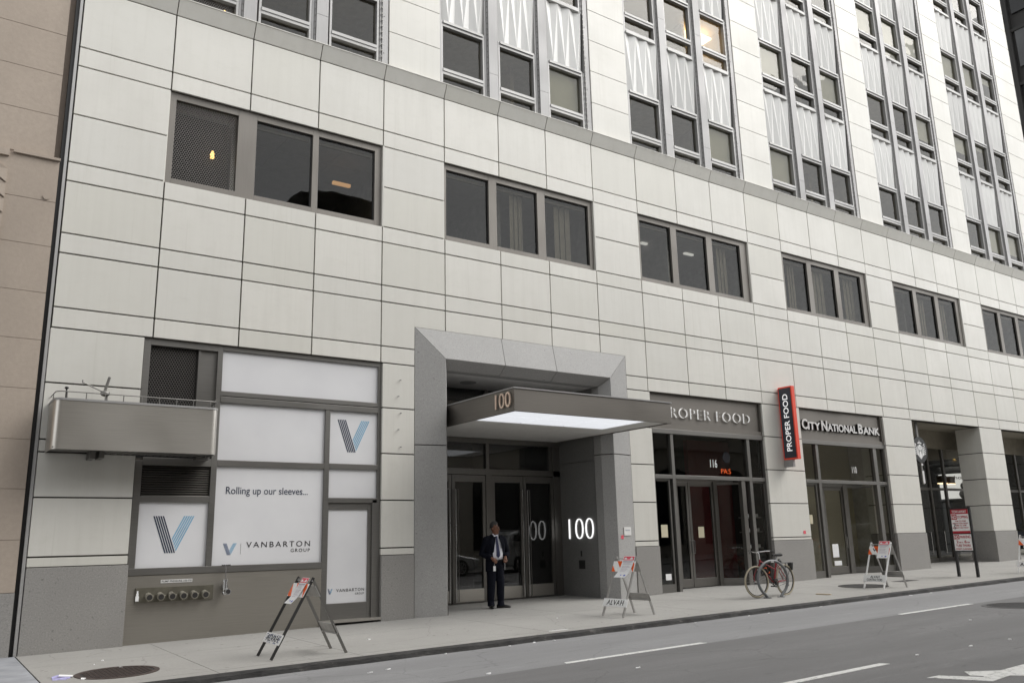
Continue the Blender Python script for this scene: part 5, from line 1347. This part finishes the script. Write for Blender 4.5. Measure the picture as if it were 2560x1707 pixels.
m_ = MB(); m_.tube([head_b+Vector((0,-.03,.06)), head_b+Vector((.02,-.20,.05)), head_b+Vector((.08,-.16,.0)), head_b+Vector((.05,-.03,-.04))], .012, 8); bb(m_, 'lock_cable', 'rubber')

rk = W(9.61, -1.775, sw(9.61, -1.775))
t = thing('bicycle_rack', 'grey round loop bicycle stand with two splayed feet', 'bicycle rack', rk, R(-6))
m_ = MB(); Rr = .44; cz_ = .385
pts = [Vector((Rr*math.sin(a)*1.0, 0, cz_+Rr*.87*math.cos(a))) for a in [R(-144)+R(288)*k/40 for k in range(41)]]
pts = [Vector((-.30, 0, .0)), Vector((-.235,0,.07))][0:0] + [Vector((-.20,0,.01))] + pts + [Vector((.20,0,.01))]
m_.tube(pts, .030, 12); m_.build('loop', 'rack', t, world=False, smooth=True)
m_ = MB()
for s in (-1, 1): m_.cyl((s*.20,0,.0), (s*.20,0,.014), .085, 20)
m_.build('foot', 'rack', t, world=False)
m_ = MB(); m_.box(-.04, .04, -.034, -.030, .735, .76); m_.build('plate', 'silver_letter', t, world=False)

# ------------------------------------------------------------------ neighbours
t = thing('stone_building', 'pinkish brown stone building with a carved frieze at the left edge', 'building', W(-6, 0, -.95))
m_ = MB(); zj = [-.232, .298, .822, 1.345, 1.893, 2.437, 2.975, 3.517, 4.05, 4.56]
for a, b in zip(zj[:-1], zj[1:]): m_.ubox(-12, -.155, .0, .5, a+.002, b-.002)
zz = 4.60; n = 0
while zz < 12: m_.ubox(-12, -.215, .035, .5, zz+.002, zz+.525); zz += .527
m_.build('wall', 'stone', t, bevel=.004)
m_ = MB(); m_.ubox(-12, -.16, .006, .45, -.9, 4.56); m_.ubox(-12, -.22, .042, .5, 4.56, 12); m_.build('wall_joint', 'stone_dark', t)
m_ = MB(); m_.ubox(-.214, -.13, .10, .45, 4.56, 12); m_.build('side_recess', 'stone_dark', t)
m_ = MB(); m_.ubox(-12, -.155, -.02, .3, -1.15, -.234); m_.build('granite_base', 'granite', t)
m_ = MB(); m_.ubox(-.62, -.15, -.03, .2, 4.556, 4.585); m_.build('ledge', 'stone', t)
m_ = MB()
m_.ubox(-1.9, -.66, -.03, .1, 4.50, 4.58)
for k in range(6):    # leaning leaf blades of the carved frieze
    x = -.66-.18*k
    for j in range(5):
        z = 3.62+.18*j
        m_.hexa([W(x-.22,-.03,z), W(x,-.03,z-.16), W(x,.03,z-.13), W(x-.22,.03,z+.03), W(x-.22,-.05,z+.14), W(x,-.02,z+.0), W(x,.03,z+.02), W(x-.22,.03,z+.15)])
m_.build('frieze', 'stone', t)
m_ = MB(); m_.cyl(W(-.255,.0,4.10), W(-.255,-.012,4.10), .05, 14); m_.build('rosette', 'stone', t)

t = thing('dark_tower', 'dark glass office tower beyond the cross street at the upper right', 'building', W(44, 8, 0))
m_ = MB(); m_.ubox(34, 54, 1.5, 34, -.6, 48); m_.build('wall', 'tower', t)
wmat = plain('tower_window', (.02, .021, .022), .12, 0, .5, .3)
wm2 = plain('tower_window_lighter', (.07, .072, .074), .2, 0, .5, .3)
wme = None
rr = random.Random(2)
cnt = 0
for i in range(9):
    for j in range(10):
        m_ = MB(); y = 1.9+i*1.5; z = 4+j*2.4
        m_.ubox(33.9, 34.05, y, y+1.2, z, z+1.75); m_.build('window', wmat if rr.random() < .6 else wm2, t)
m_ = MB()
for j in range(19): m_.ubox(33.86, 34.0, 1.5, 34, 3.2+j*2.4, 3.32+j*2.4)
for i in range(21): m_.ubox(33.80, 34.0, 1.72+i*1.5, 1.87+i*1.5, 2, 48)
m_.build('band', 'tower', t)
m_ = MB(); m_.ubox(33.6, 34.0, 3.28, 3.42, 2, 12.4); m_.build('flag_pole', 'alu_light', t)

for bi, (xa, xb, top, lab, mt) in enumerate(((-16, 7.4, 8.2, 'low old stone building across the street, mirrored in the left windows', 'opposite'), (7.4, 10.6, 10.4, 'slim dark tower across the street, mirrored in the left windows', 'tower'),
        (10.6, 23.5, 8.2, 'old stone building with arched windows across the street, mirrored in the shop glass', 'opposite'), (23.5, 30, 6.0, 'low stone corner building across the street', 'opposite'), (38, 60, 7, 'stone block across the street past the cross street', 'opposite'))):
    t = thing('stone_building', lab, 'building', W((xa+xb)/2, -14, -.9))
    m_ = MB(); m_.ubox(xa+.02, xb-.02, -24, -12.35, -.9, top); m_.build('wall', mt, t)
    m_ = MB(); m_.ubox(xa+.03, xb-.03, -12.5, -12.15, 3.4, 3.7); m_.ubox(xa+.03, xb-.03, -12.6, -12.0, top-.5, top+.05); m_.ubox(xa+.03, xb-.03, -12.4, -12.25, 8.0, 8.2); m_.build('cornice', mt, t)
    if xa > 30: continue
    n_ = int((xb-xa)/2.6)
    for i in range(n_):
        for j in range(4 if top < 11 else 6):
            x = xa+(xb-xa)*(i+.5)/n_-.65; z = (-.1, 4.1, 5.9, 7.0, 8.7, 10.7)[j]; h = (2.8, 1.3, .95, .9, 1.3, 1.3)[j]; w = 1.3 if j else 2.0
            if z+h > top-.6: continue
            m_ = MB(); p = [(x, z), (x+w, z), (x+w, z+h*.75)] + [(x+w/2+w/2*math.cos(math.pi*k/10), z+h*.75+h*.25*math.sin(math.pi*k/10)) for k in range(1, 10)] + [(x, z+h*.75)]
            n = len(p); vs = [W(a, -12.36, b) for a, b in p]+[W(a, -12.30, b) for a, b in p]
            m_.add(vs, [tuple(range(n)), tuple(range(n, 2*n))]+[(q,(q+1)%n,(q+1)%n+n,q+n) for q in range(n)])
            m_.build('window', wmat, t)

# parked cars seen in the door glass and at the far corner
def car(label, loc, rz, L, H, W_, paint, suv, group='cars parked along the kerbs'):
    t = thing('parked_car', label, 'car', loc, rz, group)
    def q(m_, nm, mt, par=None, **k): return m_.build(nm, mt, par or t, world=False, **k)
    hl = L/2; b0 = .22; sh = H*.56
    if suv: prof = [(-hl+.02,.45),(-hl,.75),(-hl+.12,sh+.02),(-hl+.35,H*.93),(-hl+.75,H),(.15,H-.01),(.85,sh+.12),(hl-.25,sh-.10),(hl,.72),(hl-.02,.38),(hl-.3,b0),(-hl+.3,b0)]
    else: prof = [(-hl+.02,.42),(-hl,.80),(-hl+.15,sh+.05),(-hl+.75,sh+.12),(-hl+1.35,H-.04),(-.05,H),(.45,H-.05),(1.15,sh+.10),(hl-.25,sh-.08),(hl,.68),(hl-.02,.36),(hl-.3,b0),(-hl+.3,b0)]
    def inset(z): return 0 if z < sh else (z-sh)/(H-sh)*.20
    m_ = MB(); n = len(prof); hw = W_/2
    for s in (1,):
        vs = [Vector((a, hw-inset(z)-(.06 if z < .4 else 0), z)) for a, z in prof] + [Vector((a, -hw+inset(z)+(.06 if z < .4 else 0), z)) for a, z in prof]
        m_.add(vs, [tuple(range(n)), tuple(range(n, 2*n))[::-1]]+[(i,i+n,(i+1)%n+n,(i+1)%n) for i in range(n)])
    q(m_, 'body', paint, bevel=.07, smooth=True)
    for s in (-1, 1):
        if suv: gl_ = [[(-hl+.50,sh+.08),(-hl+.62,H-.16),(-.35,H-.12),(-.35,sh+.06)], [(-.27,sh+.06),(-.27,H-.12),(.15,H-.12),(.72,sh+.12),(.6,sh+.06)]]
        else: gl_ = [[(-hl+1.0,sh+.08),(-hl+1.45,H-.13),(-.15,H-.09),(-.15,sh+.06)], [(-.07,sh+.06),(-.07,H-.09),(.40,H-.11),(1.0,sh+.10)]]
        for g_ in gl_:
            m_ = MB(); k = len(g_); vs = [Vector((a, s*(hw-inset(z)+.004), z)) for a, z in g_]+[Vector((a, s*(hw-inset(z)-.02), z)) for a, z in g_]
            m_.add(vs, [tuple(range(k)), tuple(range(k, 2*k))]+[(i,(i+1)%k,(i+1)%k+k,i+k) for i in range(k)]); q(m_, 'side_window', 'car_glass')
        for cx in (-hl+.82, hl-.88):
            m_ = MB(); m_.cyl((cx, s*(hw-.16), .34), (cx, s*(hw+.012), .34), .34, 28); wo = q(m_, 'wheel', 'rubber')
            m_ = MB(); m_.ring((cx, s*(hw+.014), .34), (0,1,0), .21, .018, 28, 6)
            for k in range(7): a = 2*math.pi*k/7; m_.bar((cx, s*(hw+.014), .34), (cx+.21*math.cos(a), s*(hw+.016), .34+.21*math.sin(a)), .035, .02, (0,1,0))
            q(m_, 'rim', 'alu_light', wo)
        m_ = MB(); m_.box(-hl-.012, -hl+.12, s*hw*.62-.16, s*hw*.62+.2*(1 if s > 0 else .8), .80, .98); q(m_, 'tail_light', 'tail')
        m_ = MB(); m_.box(-.15, .0, s*(hw+.005)-.01, s*(hw+.005)+.012, sh-.12, sh-.09); q(m_, 'door_handle', 'chrome')
    m_ = MB(); m_.box(-hl-.015, -hl+.02, -.26, .26, .60, .72); q(m_, 'number_plate', 'silver_letter')
    if suv:
        m_ = MB()
        for s in (-1, 1): m_.tube([(-hl+.7, s*(hw-.24), H+.01), (-hl+.85, s*(hw-.24), H+.05), (.0, s*(hw-.24), H+.04), (.12, s*(hw-.24), H)], .018, 6)
        q(m_, 'roof_rail', 'alu', None)
    return t
def rz_(x, y): return W(x, y, road(x, y))
car('silver sport utility car parked across the street and mirrored in the entrance doors', rz_(14.6, -8.55), 0, 4.6, 1.68, 1.85, 'silver_car', True)
car('silver saloon car parked across the street behind the sport utility car', rz_(10.6, -8.55), 0, 4.6, 1.45, 1.8, 'silver_car', False)
car('dark blue car with a pale roof parked in the cross street behind the far barricade', W(29.6, 3.2, -.55), R(90), 4.7, 1.5, 1.85, 'blue_car', False)

# advertising column standing in the cross street
t = thing('advertising_column', 'dark round advertising column with a gold finial and grey poster', 'kiosk', W(28.5, 5.2, -.52))
kc = Vector((W(28.5,5.2,0).x, W(28.5,5.2,0).y, 0))
def zc(z): return kc + Vector((0,0,W(0,0,z).z))
m_ = MB(); m_.loft([(zc(-.52),.95*1,.95),(zc(-.3),.95,.95),(zc(-.25),.88,.88),(zc(1.1),.86,.86),(zc(1.15),.95,.95),(zc(2.10),.95,.95)], 36); m_.build('drum', 'green_black', t, smooth=True)
m_ = MB(); m_.loft([(zc(2.10),1.0,1.0),(zc(2.2),1.15,1.15),(zc(2.26),1.5,1.5),(zc(2.33),1.56,1.56),(zc(2.36),1.45,1.45),(zc(2.46),.9,.9),(zc(2.52),.2,.2)], 36); m_.build('roof', 'green_black', t, smooth=True)
m_ = MB(); m_.ball(zc(2.67), .12, .12, .12); m_.loft([(zc(2.50),.12,.12),(zc(2.53),.16,.16),(zc(2.56),.06,.06),(zc(2.62),.05,.05)], 14); m_.build('finial', 'gold', t, smooth=True)
m_ = MB(); n = 14; dirv = Vector((CX-28.5, CY-5.2, 0)); a0 = math.atan2(dirv.y, dirv.x)
def arc(rad, z0, z1, a, b, mb):
    vs = [kc+Vector((rad*math.cos(a+(b-a)*i/n), rad*math.sin(a+(b-a)*i/n), W(0,0,z).z)) for z in (z0, z1) for i in range(n+1)]
    vs += [kc+Vector(((rad-.03)*math.cos(a+(b-a)*i/n), (rad-.03)*math.sin(a+(b-a)*i/n), W(0,0,z).z)) for z in (z0, z1) for i in range(n+1)]
    mb.add(vs, [(i, i+1, n+2+i, n+1+i) for i in range(n)]+[(2*n+2+i, 2*n+3+i, 3*n+4+i, 3*n+3+i) for i in range(n)])
arc(.985, 1.22, 2.05, a0-.95, a0+.95, m_); po_ = m_.build('poster', emit_mat('backlit_grey_poster', (.42, .42, .41), 1.1), t)
tx = MB(); d2 = dirv.normalized(); side = Vector((-d2.y, d2.x, 0))
text(tx, 'Anthony', kc+d2*1.0-side*.62+Vector((0,0,W(0,0,1.86).z)), side, UZ, 1.15, .17, .03, offset=.01); tx.build('lettering', 'black_ink', po_)
m_ = MB(); c = kc+d2*.99+side*.22; m_.ball(c+Vector((0,0,W(0,0,1.62).z)), .12, .12, .17); m_.ball(c+Vector((0,0,W(0,0,1.35).z)), .27, .2, .22); m_.build('portrait', plain('poster_grey', (.09, .09, .09), .7), po_)

# ------------------------------------------------------------------ the person
def evaluated(o, name, parent, mat, voxel=None, smooth=6):
    if voxel:
        r_ = o.modifiers.new('r', 'REMESH'); r_.mode = 'VOXEL'; r_.voxel_size = voxel
        s_ = o.modifiers.new('s', 'SMOOTH'); s_.factor = .5; s_.iterations = smooth
    dg = bpy.context.evaluated_depsgraph_get()
    me = bpy.data.meshes.new_from_object(o.evaluated_get(dg)); me.name = name
    me.polygons.foreach_set('use_smooth', [True]*len(me.polygons))
    me.materials.clear(); me.materials.append(M[mat])
    n = bpy.data.objects.new(name, me); C.objects.link(n); n.parent = parent
    old = o.data; bpy.data.objects.remove(o); bpy.data.meshes.remove(old); return n
ploc = W(5.955, .235, sw(5.955, .235))
t = thing('person', 'grey haired person in a dark suit and navy tie standing by the entrance doors', 'person', ploc, R(-12))
def pm(m_, nm, mt, voxel=None, smooth=6, par=None):
    o = m_.build(nm, None, None); return evaluated(o, nm, par or t, mt, voxel, smooth)
# local frame: faces -y, his right hand is at -x
hipz, shz = .93, 1.455
hr = Matrix.Translation((0, -.01, 1.60)) @ Matrix.Rotation(R(42), 4, 'Z')
def H(x, y, z): return hr @ Vector((x, y, z))
hx, hy = hr.to_3x3() @ Vector((1,0,0)), hr.to_3x3() @ Vector((0,1,0))
m_ = MB()
# head: skull, jaw, nose, brow, ears
m_.ball(H(0,.012,.055), .077, .094, .112, 20, 14)
m_.loft([(H(0,-.03,-.105), .030,.030,hx,hy), (H(0,-.03,-.085), .050,.052,hx,hy), (H(0,-.018,-.04), .064,.072,hx,hy), (H(0,-.008,.02), .070,.082,hx,hy), (H(0,0,.06), .06,.07,hx,hy)], 18)
m_.loft([(H(0,-.112,-.012), .016,.012,hx,hy), (H(0,-.104,.005), .014,.012,hx,hy), (H(0,-.088,.045), .009,.010,hx,hy)], 10)
m_.tube([H(-.045,-.078,.048), H(0,-.088,.050), H(.045,-.078,.048)], .010, 8); m_.tube([H(-.022,-.088,-.045), H(0,-.094,-.043), H(.022,-.088,-.045)], .008, 8)
for s in (-1, 1): m_.ball(H(s*.079,.015,.015), .011, .020, .033)
m_.loft([((0,.02,1.44), .062,.060), ((0,.005,1.50), .056,.058), ((0,0,1.56), .054,.06)], 16)
# trunk under the clothes
m_.loft([((0,.0,.88), .135,.10), ((0,-.005,1.0), .150,.115), ((0,-.015,1.12), .150,.12), ((0,0,1.28), .155,.105), ((0,.005,1.40), .150,.085), ((0,.01,1.455), .07,.06)], 20)
# legs
legs = {-1: [(-.085,0,.90), (-.095,-.01,.50), (-.105,.02,.09)], 1: [(.085,0,.90), (.105,-.015,.50), (.115,.02,.09)]}
for s, (a, b, c) in legs.items(): m_.loft([(a,.080,.085), (b,.052,.058), (c,.036,.042)], 14)
# arms: upper arm, forearm, hands resting at the belt
arms = {}
for s in (-1, 1):
    sh = Vector((s*.185,.01,1.40)); el = Vector((s*.285, .035, 1.10)); wr = Vector((s*.135, -.165, 1.015)) if s < 0 else Vector((.175,-.15,1.03))
    arms[s] = (sh, el, wr); m_.tube([sh, sh.lerp(el,.5), el], [.052,.046,.040], 12); m_.tube([el, el.lerp(wr,.5), wr], [.040,.036,.027], 12)
    d = Vector((-s*.55, -.35, -.62)).normalized() if s < 0 else Vector((-.35,-.55,-.75)).normalized()
    pc = wr + d*.05; m_.tube([wr, pc, wr+d*.085], [.026,.040,.036], 10)
    ax = d.cross(Vector((0,1,0))).normalized()
    for k in range(4):
        b = wr+d*.085+ax*(.027-.018*k); L_ = (.030,.034,.032,.025)[k]
        m_.tube([b, b+d*L_+Vector((0,-.008,0)), b+d*L_*1.5+Vector((0,.016,-.006)), b+d*L_*1.3+Vector((0,.036,-.01))], [.0095,.009,.0085,.008], 7)
    b = wr+d*.03+ax*.030; m_.tube([b, b+d*.035+ax*.018+Vector((0,-.012,0)), b+d*.065+ax*.012+Vector((0,-.015,.0))], [.011,.0105,.009], 7)
body = pm(m_, 'body', 'skin', .0075, 3)
# hair and face details
m_ = MB()
n0 = 22
for i in range(10):
    pass
vs = []; fs = []
for i in range(9):
    p = math.pi*.56*i/8
    for k in range(n0):
        a = 2*math.pi*k/n0; front = max(0, -math.sin(a)); lim = 1 - .42*front**1.5
        pp = p*lim; rr_ = 1.045
        vs.append(H(.077*rr_*math.sin(pp)*math.cos(a), .014+.094*rr_*math.sin(pp)*math.sin(a), .057+.112*rr_*math.cos(pp)))
for i in range(8):
    for k in range(n0): fs.append((i*n0+k, i*n0+(k+1)%n0, (i+1)*n0+(k+1)%n0, (i+1)*n0+k))
m_.add(vs, fs); ho = m_.build('hair', 'hair', t, world=False, smooth='all'); so_ = ho.modifiers.new('th', 'SOLIDIFY'); so_.thickness = .006; so_.offset = 1
m_ = MB(); m_.tube([H(-.024,-.100,-.030), H(0,-.105,-.026), H(.024,-.100,-.030)], .005, 6)
for s in (-1, 1): m_.tube([H(s*.048,-.082,.060), H(s*.030,-.090,.065), H(s*.014,-.092,.061)], .005, 6)
m_.build('facial_hair', 'hair', t, world=False)
m_ = MB()
for s in (-1, 1): m_.ball(H(s*.031,-.081,.030), .011, .008, .006)
m_.build('eye', 'hair', t, world=False)
# shirt
m_ = MB()
m_.loft([((0,-.005,.955), .160,.128), ((0,-.022,1.03), .170,.142), ((0,-.024,1.12), .168,.142), ((0,-.008,1.28), .170,.122), ((0,.005,1.40), .150,.098), ((0,.008,1.46), .085,.075), ((0,.002,1.50), .067,.066)], 26)
pm(m_, 'shirt', 'shirt', .009, 2)
m_ = MB()
for s in (-1, 1): m_.hexa([Vector(v) for v in ((s*.005,-.082,1.452),(s*.05,-.085,1.435),(s*.07,-.03,1.49),(s*.055,-.03,1.50),(s*.006,-.076,1.475),(s*.045,-.08,1.478),(s*.07,-.03,1.515),(s*.055,-.03,1.52))])
m_.build('collar', 'shirt', t, world=False)
m_ = MB()
tp = [(1.462,-.088,.020),(1.435,-.098,.016),(1.40,-.108,.020),(1.28,-.138,.030),(1.14,-.172,.037),(1.06,-.174,.040),(1.02,-.170,.004)]
vs = []
for z, y, w in tp: vs += [(-w+.004,y,z),(w+.004,y,z),(w+.004,y+.012,z),(-w+.004,y+.012,z)]
m_.add(vs, [q for i in range(len(tp)-1) for q in ((4*i,4*i+1,4*i+5,4*i+4),(4*i+1,4*i+2,4*i+6,4*i+5),(4*i+2,4*i+3,4*i+7,4*i+6),(4*i+3,4*i,4*i+4,4*i+7))]+[(3,2,1,0)])
m_.build('tie', 'tie', t, world=False)
# trousers
m_ = MB()
m_.loft([((0,0,.80), .150,.115), ((0,-.004,.90), .168,.128), ((0,-.008,.975), .165,.132)], 24)
for s in (-1, 1):
    a, b, c = [Vector(v) for v in legs[s]]
    m_.loft([((s*.072,0,.86), .100,.118), ((s*.088,-.004,.72), .098,.108), (b, .084,.092), ((s*.108,.0,.28), .077,.084), ((c.x, .018,.14), .068,.076), ((c.x,.008,.075), .074,.084), ((c.x,.0,.045), .076,.088)], 18)
pm(m_, 'trousers', 'suit', .010, 2)
m_ = MB(); m_.loft([((0,-.009,.955), .170,.139), ((0,-.009,.99), .170,.140)], 28); m_.build('belt', 'shoe', t, world=False)
m_ = MB(); m_.box(-.02,.02,-.153,-.145,.957,.988); m_.build('buckle', 'chrome', t, world=False)
# jacket, worn open
m_ = MB()
m_.loft([((0,.012,.745), .205,.140), ((0,.008,.85), .205,.145), ((0,0,.98), .203,.150), ((0,0,1.12), .205,.150), ((0,.002,1.28), .218,.142), ((0,.008,1.40), .215,.118), ((0,.014,1.455), .150,.092), ((0,.018,1.495), .086,.076)], 28)
for s in (-1, 1):
    sh, el, wr = arms[s]; m_.tube([sh+Vector((-s*.05,0,.012)), sh, sh.lerp(el,.5), el, el.lerp(wr,.55), el.lerp(wr,.93)], [.07,.078,.070,.064,.056,.049], 14)
o = m_.build('jacket', None, None)
jk = evaluated(o, 'jacket', t, 'suit', .0095, 3)
bm = bmesh.new(); bm.from_mesh(jk.data)
def opening(z):      # half width of the open front
    if z > 1.20: return .012 + .086*min(1, (1.52-z)/.32)
    return .098 + .02*(1.20-z)/.4
kill = [f for f in bm.faces if f.calc_center_median().y < -.03 and -opening(f.calc_center_median().z)*(.9) < f.calc_center_median().x-.012 < opening(f.calc_center_median().z)*1.15 and f.calc_center_median().z > .72 and abs(f.calc_center_median().x) < .16 and not (f.calc_center_median().y < -.158 and f.calc_center_median().z < 1.06)]
bmesh.ops.delete(bm, geom=kill, context='FACES'); bm.to_mesh(jk.data); bm.free()
sd = jk.modifiers.new('th', 'SOLIDIFY'); sd.thickness = .006; sd.offset = 1
m_ = MB()
for s in (-1, 1):     # lapels
    m_.hexa([Vector(v) for v in ((s*.098+.012,-.150,1.14),(s*.112+.012,-.150,1.15),(s*.150+.006,-.130,1.33),(s*.075+.008,-.138,1.33),(s*.098+.012,-.160,1.14),(s*.112+.012,-.160,1.15),(s*.150+.006,-.142,1.33),(s*.070+.008,-.150,1.33))])
    m_.hexa([Vector(v) for v in ((s*.072+.008,-.142,1.325),(s*.150+.006,-.130,1.325),(s*.105,-.075,1.455),(s*.068,-.080,1.475),(s*.070+.008,-.152,1.325),(s*.150+.006,-.142,1.325),(s*.105,-.090,1.46),(s*.066,-.094,1.475))])
m_.build('lapel', 'suit', t, world=False)
# shoes, badge, keys
for s, ang in ((-1, -8), (1, 62)):
    c = Vector(legs[s][2]); m_ = MB(); d = Matrix.Rotation(R(ang), 3, 'Z') @ Vector((0,-1,0)); sx = Vector((-d.y, d.x, 0))
    m_.loft([(c+Vector((0,0,-.09+.035))-d*.085, .030,.032,sx,(0,0,1)), (c+Vector((0,0,-.048))-d*.05, .038,.042,sx,(0,0,1)), (c+Vector((0,0,-.05))+d*.05, .043,.040,sx,(0,0,1)), (c+Vector((0,0,-.060))+d*.13, .047,.030,sx,(0,0,1)), (c+Vector((0,0,-.066))+d*.19, .034,.023,sx,(0,0,1)), (c+Vector((0,0,-.07))+d*.212, .012,.014,sx,(0,0,1))], 14)
    m_.build('shoe', 'shoe', t, world=False, smooth='all')
m_ = MB(); m_.tube([(-.085,-.150,.955), (-.085,-.168,.86)], .002, 5); m_.hexa([Vector(v) for v in ((-.112,-.172,.755),(-.058,-.172,.755),(-.058,-.168,.755),(-.112,-.168,.755),(-.112,-.172,.855),(-.058,-.172,.855),(-.058,-.168,.855),(-.112,-.168,.855))]); m_.build('badge', 'paper', t, world=False)
m_ = MB(); m_.tube([(.15,-.15,.955), (.155,-.165,.86), (.15,-.16,.82)], .006, 6); m_.ring((.152,-.164,.80), (0,1,0), .016, .003, 16, 5); m_.build('keys', 'alu', t, world=False)

# ------------------------------------------------------------------ light, sky, camera
EL, AZI = 48.0, 32.0        # sun height; turn from the street axis toward the camera side
d = Vector((math.cos(R(EL))*math.cos(R(AZI)), -math.cos(R(EL))*math.sin(R(AZI)), math.sin(R(EL))))
sun = bpy.data.lights.new('sun', 'SUN'); sun.energy = 1.0; sun.angle = R(40); sun.color = (1, .968, .925)
so2 = bpy.data.objects.new('sun', sun); C.objects.link(so2); so2.rotation_euler = d.to_track_quat('Z', 'Y').to_euler(); so2.location = (20, -20, 40)
w = bpy.data.worlds.new('World'); bpy.context.scene.world = w; w.use_nodes = True
nt = w.node_tree; bg = nt.nodes['Background']
sky = nt.nodes.new('ShaderNodeTexSky'); sky.sky_type = 'NISHITA'; sky.sun_disc = False
sky.sun_elevation = R(EL); sky.sun_rotation = math.atan2(d.x, d.y); sky.dust_density = 1.2; sky.ozone_density = .6; sky.air_density = 1
hs = nt.nodes.new('ShaderNodeHueSaturation'); hs.inputs['Saturation'].default_value = .06
nt.links.new(sky.outputs[0], hs.inputs['Color']); nt.links.new(hs.outputs[0], bg.inputs[0]); bg.inputs[1].default_value = .15

cam = bpy.data.cameras.new('camera'); co = bpy.data.objects.new('camera', cam); C.objects.link(co)
yaw, pit, roll = 0.6138449, 0.2297806, -0.0239917
f = Vector((math.sin(yaw)*math.cos(pit), math.cos(yaw)*math.cos(pit), math.sin(pit)))
r_ = Vector((math.cos(yaw), -math.sin(yaw), 0)); u_ = r_.cross(f)
r2 = r_*math.cos(roll) + u_*math.sin(roll); u2 = -r_*math.sin(roll) + u_*math.cos(roll)
co.matrix_world = Matrix(((r2.x,u2.x,-f.x,0),(r2.y,u2.y,-f.y,0),(r2.z,u2.z,-f.z,0),(0,0,0,1)))
co.location = W(CX, CY, CZ)
cam.sensor_width = 36; cam.lens = 36*2133.99/2560; cam.clip_end = 2000; cam.clip_start = .05
sc = bpy.context.scene; sc.camera = co
sc.view_settings.view_transform = 'Standard'; sc.view_settings.look = 'None'; sc.view_settings.exposure = .92; sc.view_settings.gamma = 1
sc.cycles.max_bounces = 8; sc.cycles.transparent_max_bounces = 16; sc.cycles.caustics_reflective = False; sc.cycles.caustics_refractive = False
sc.cycles.use_denoising = True
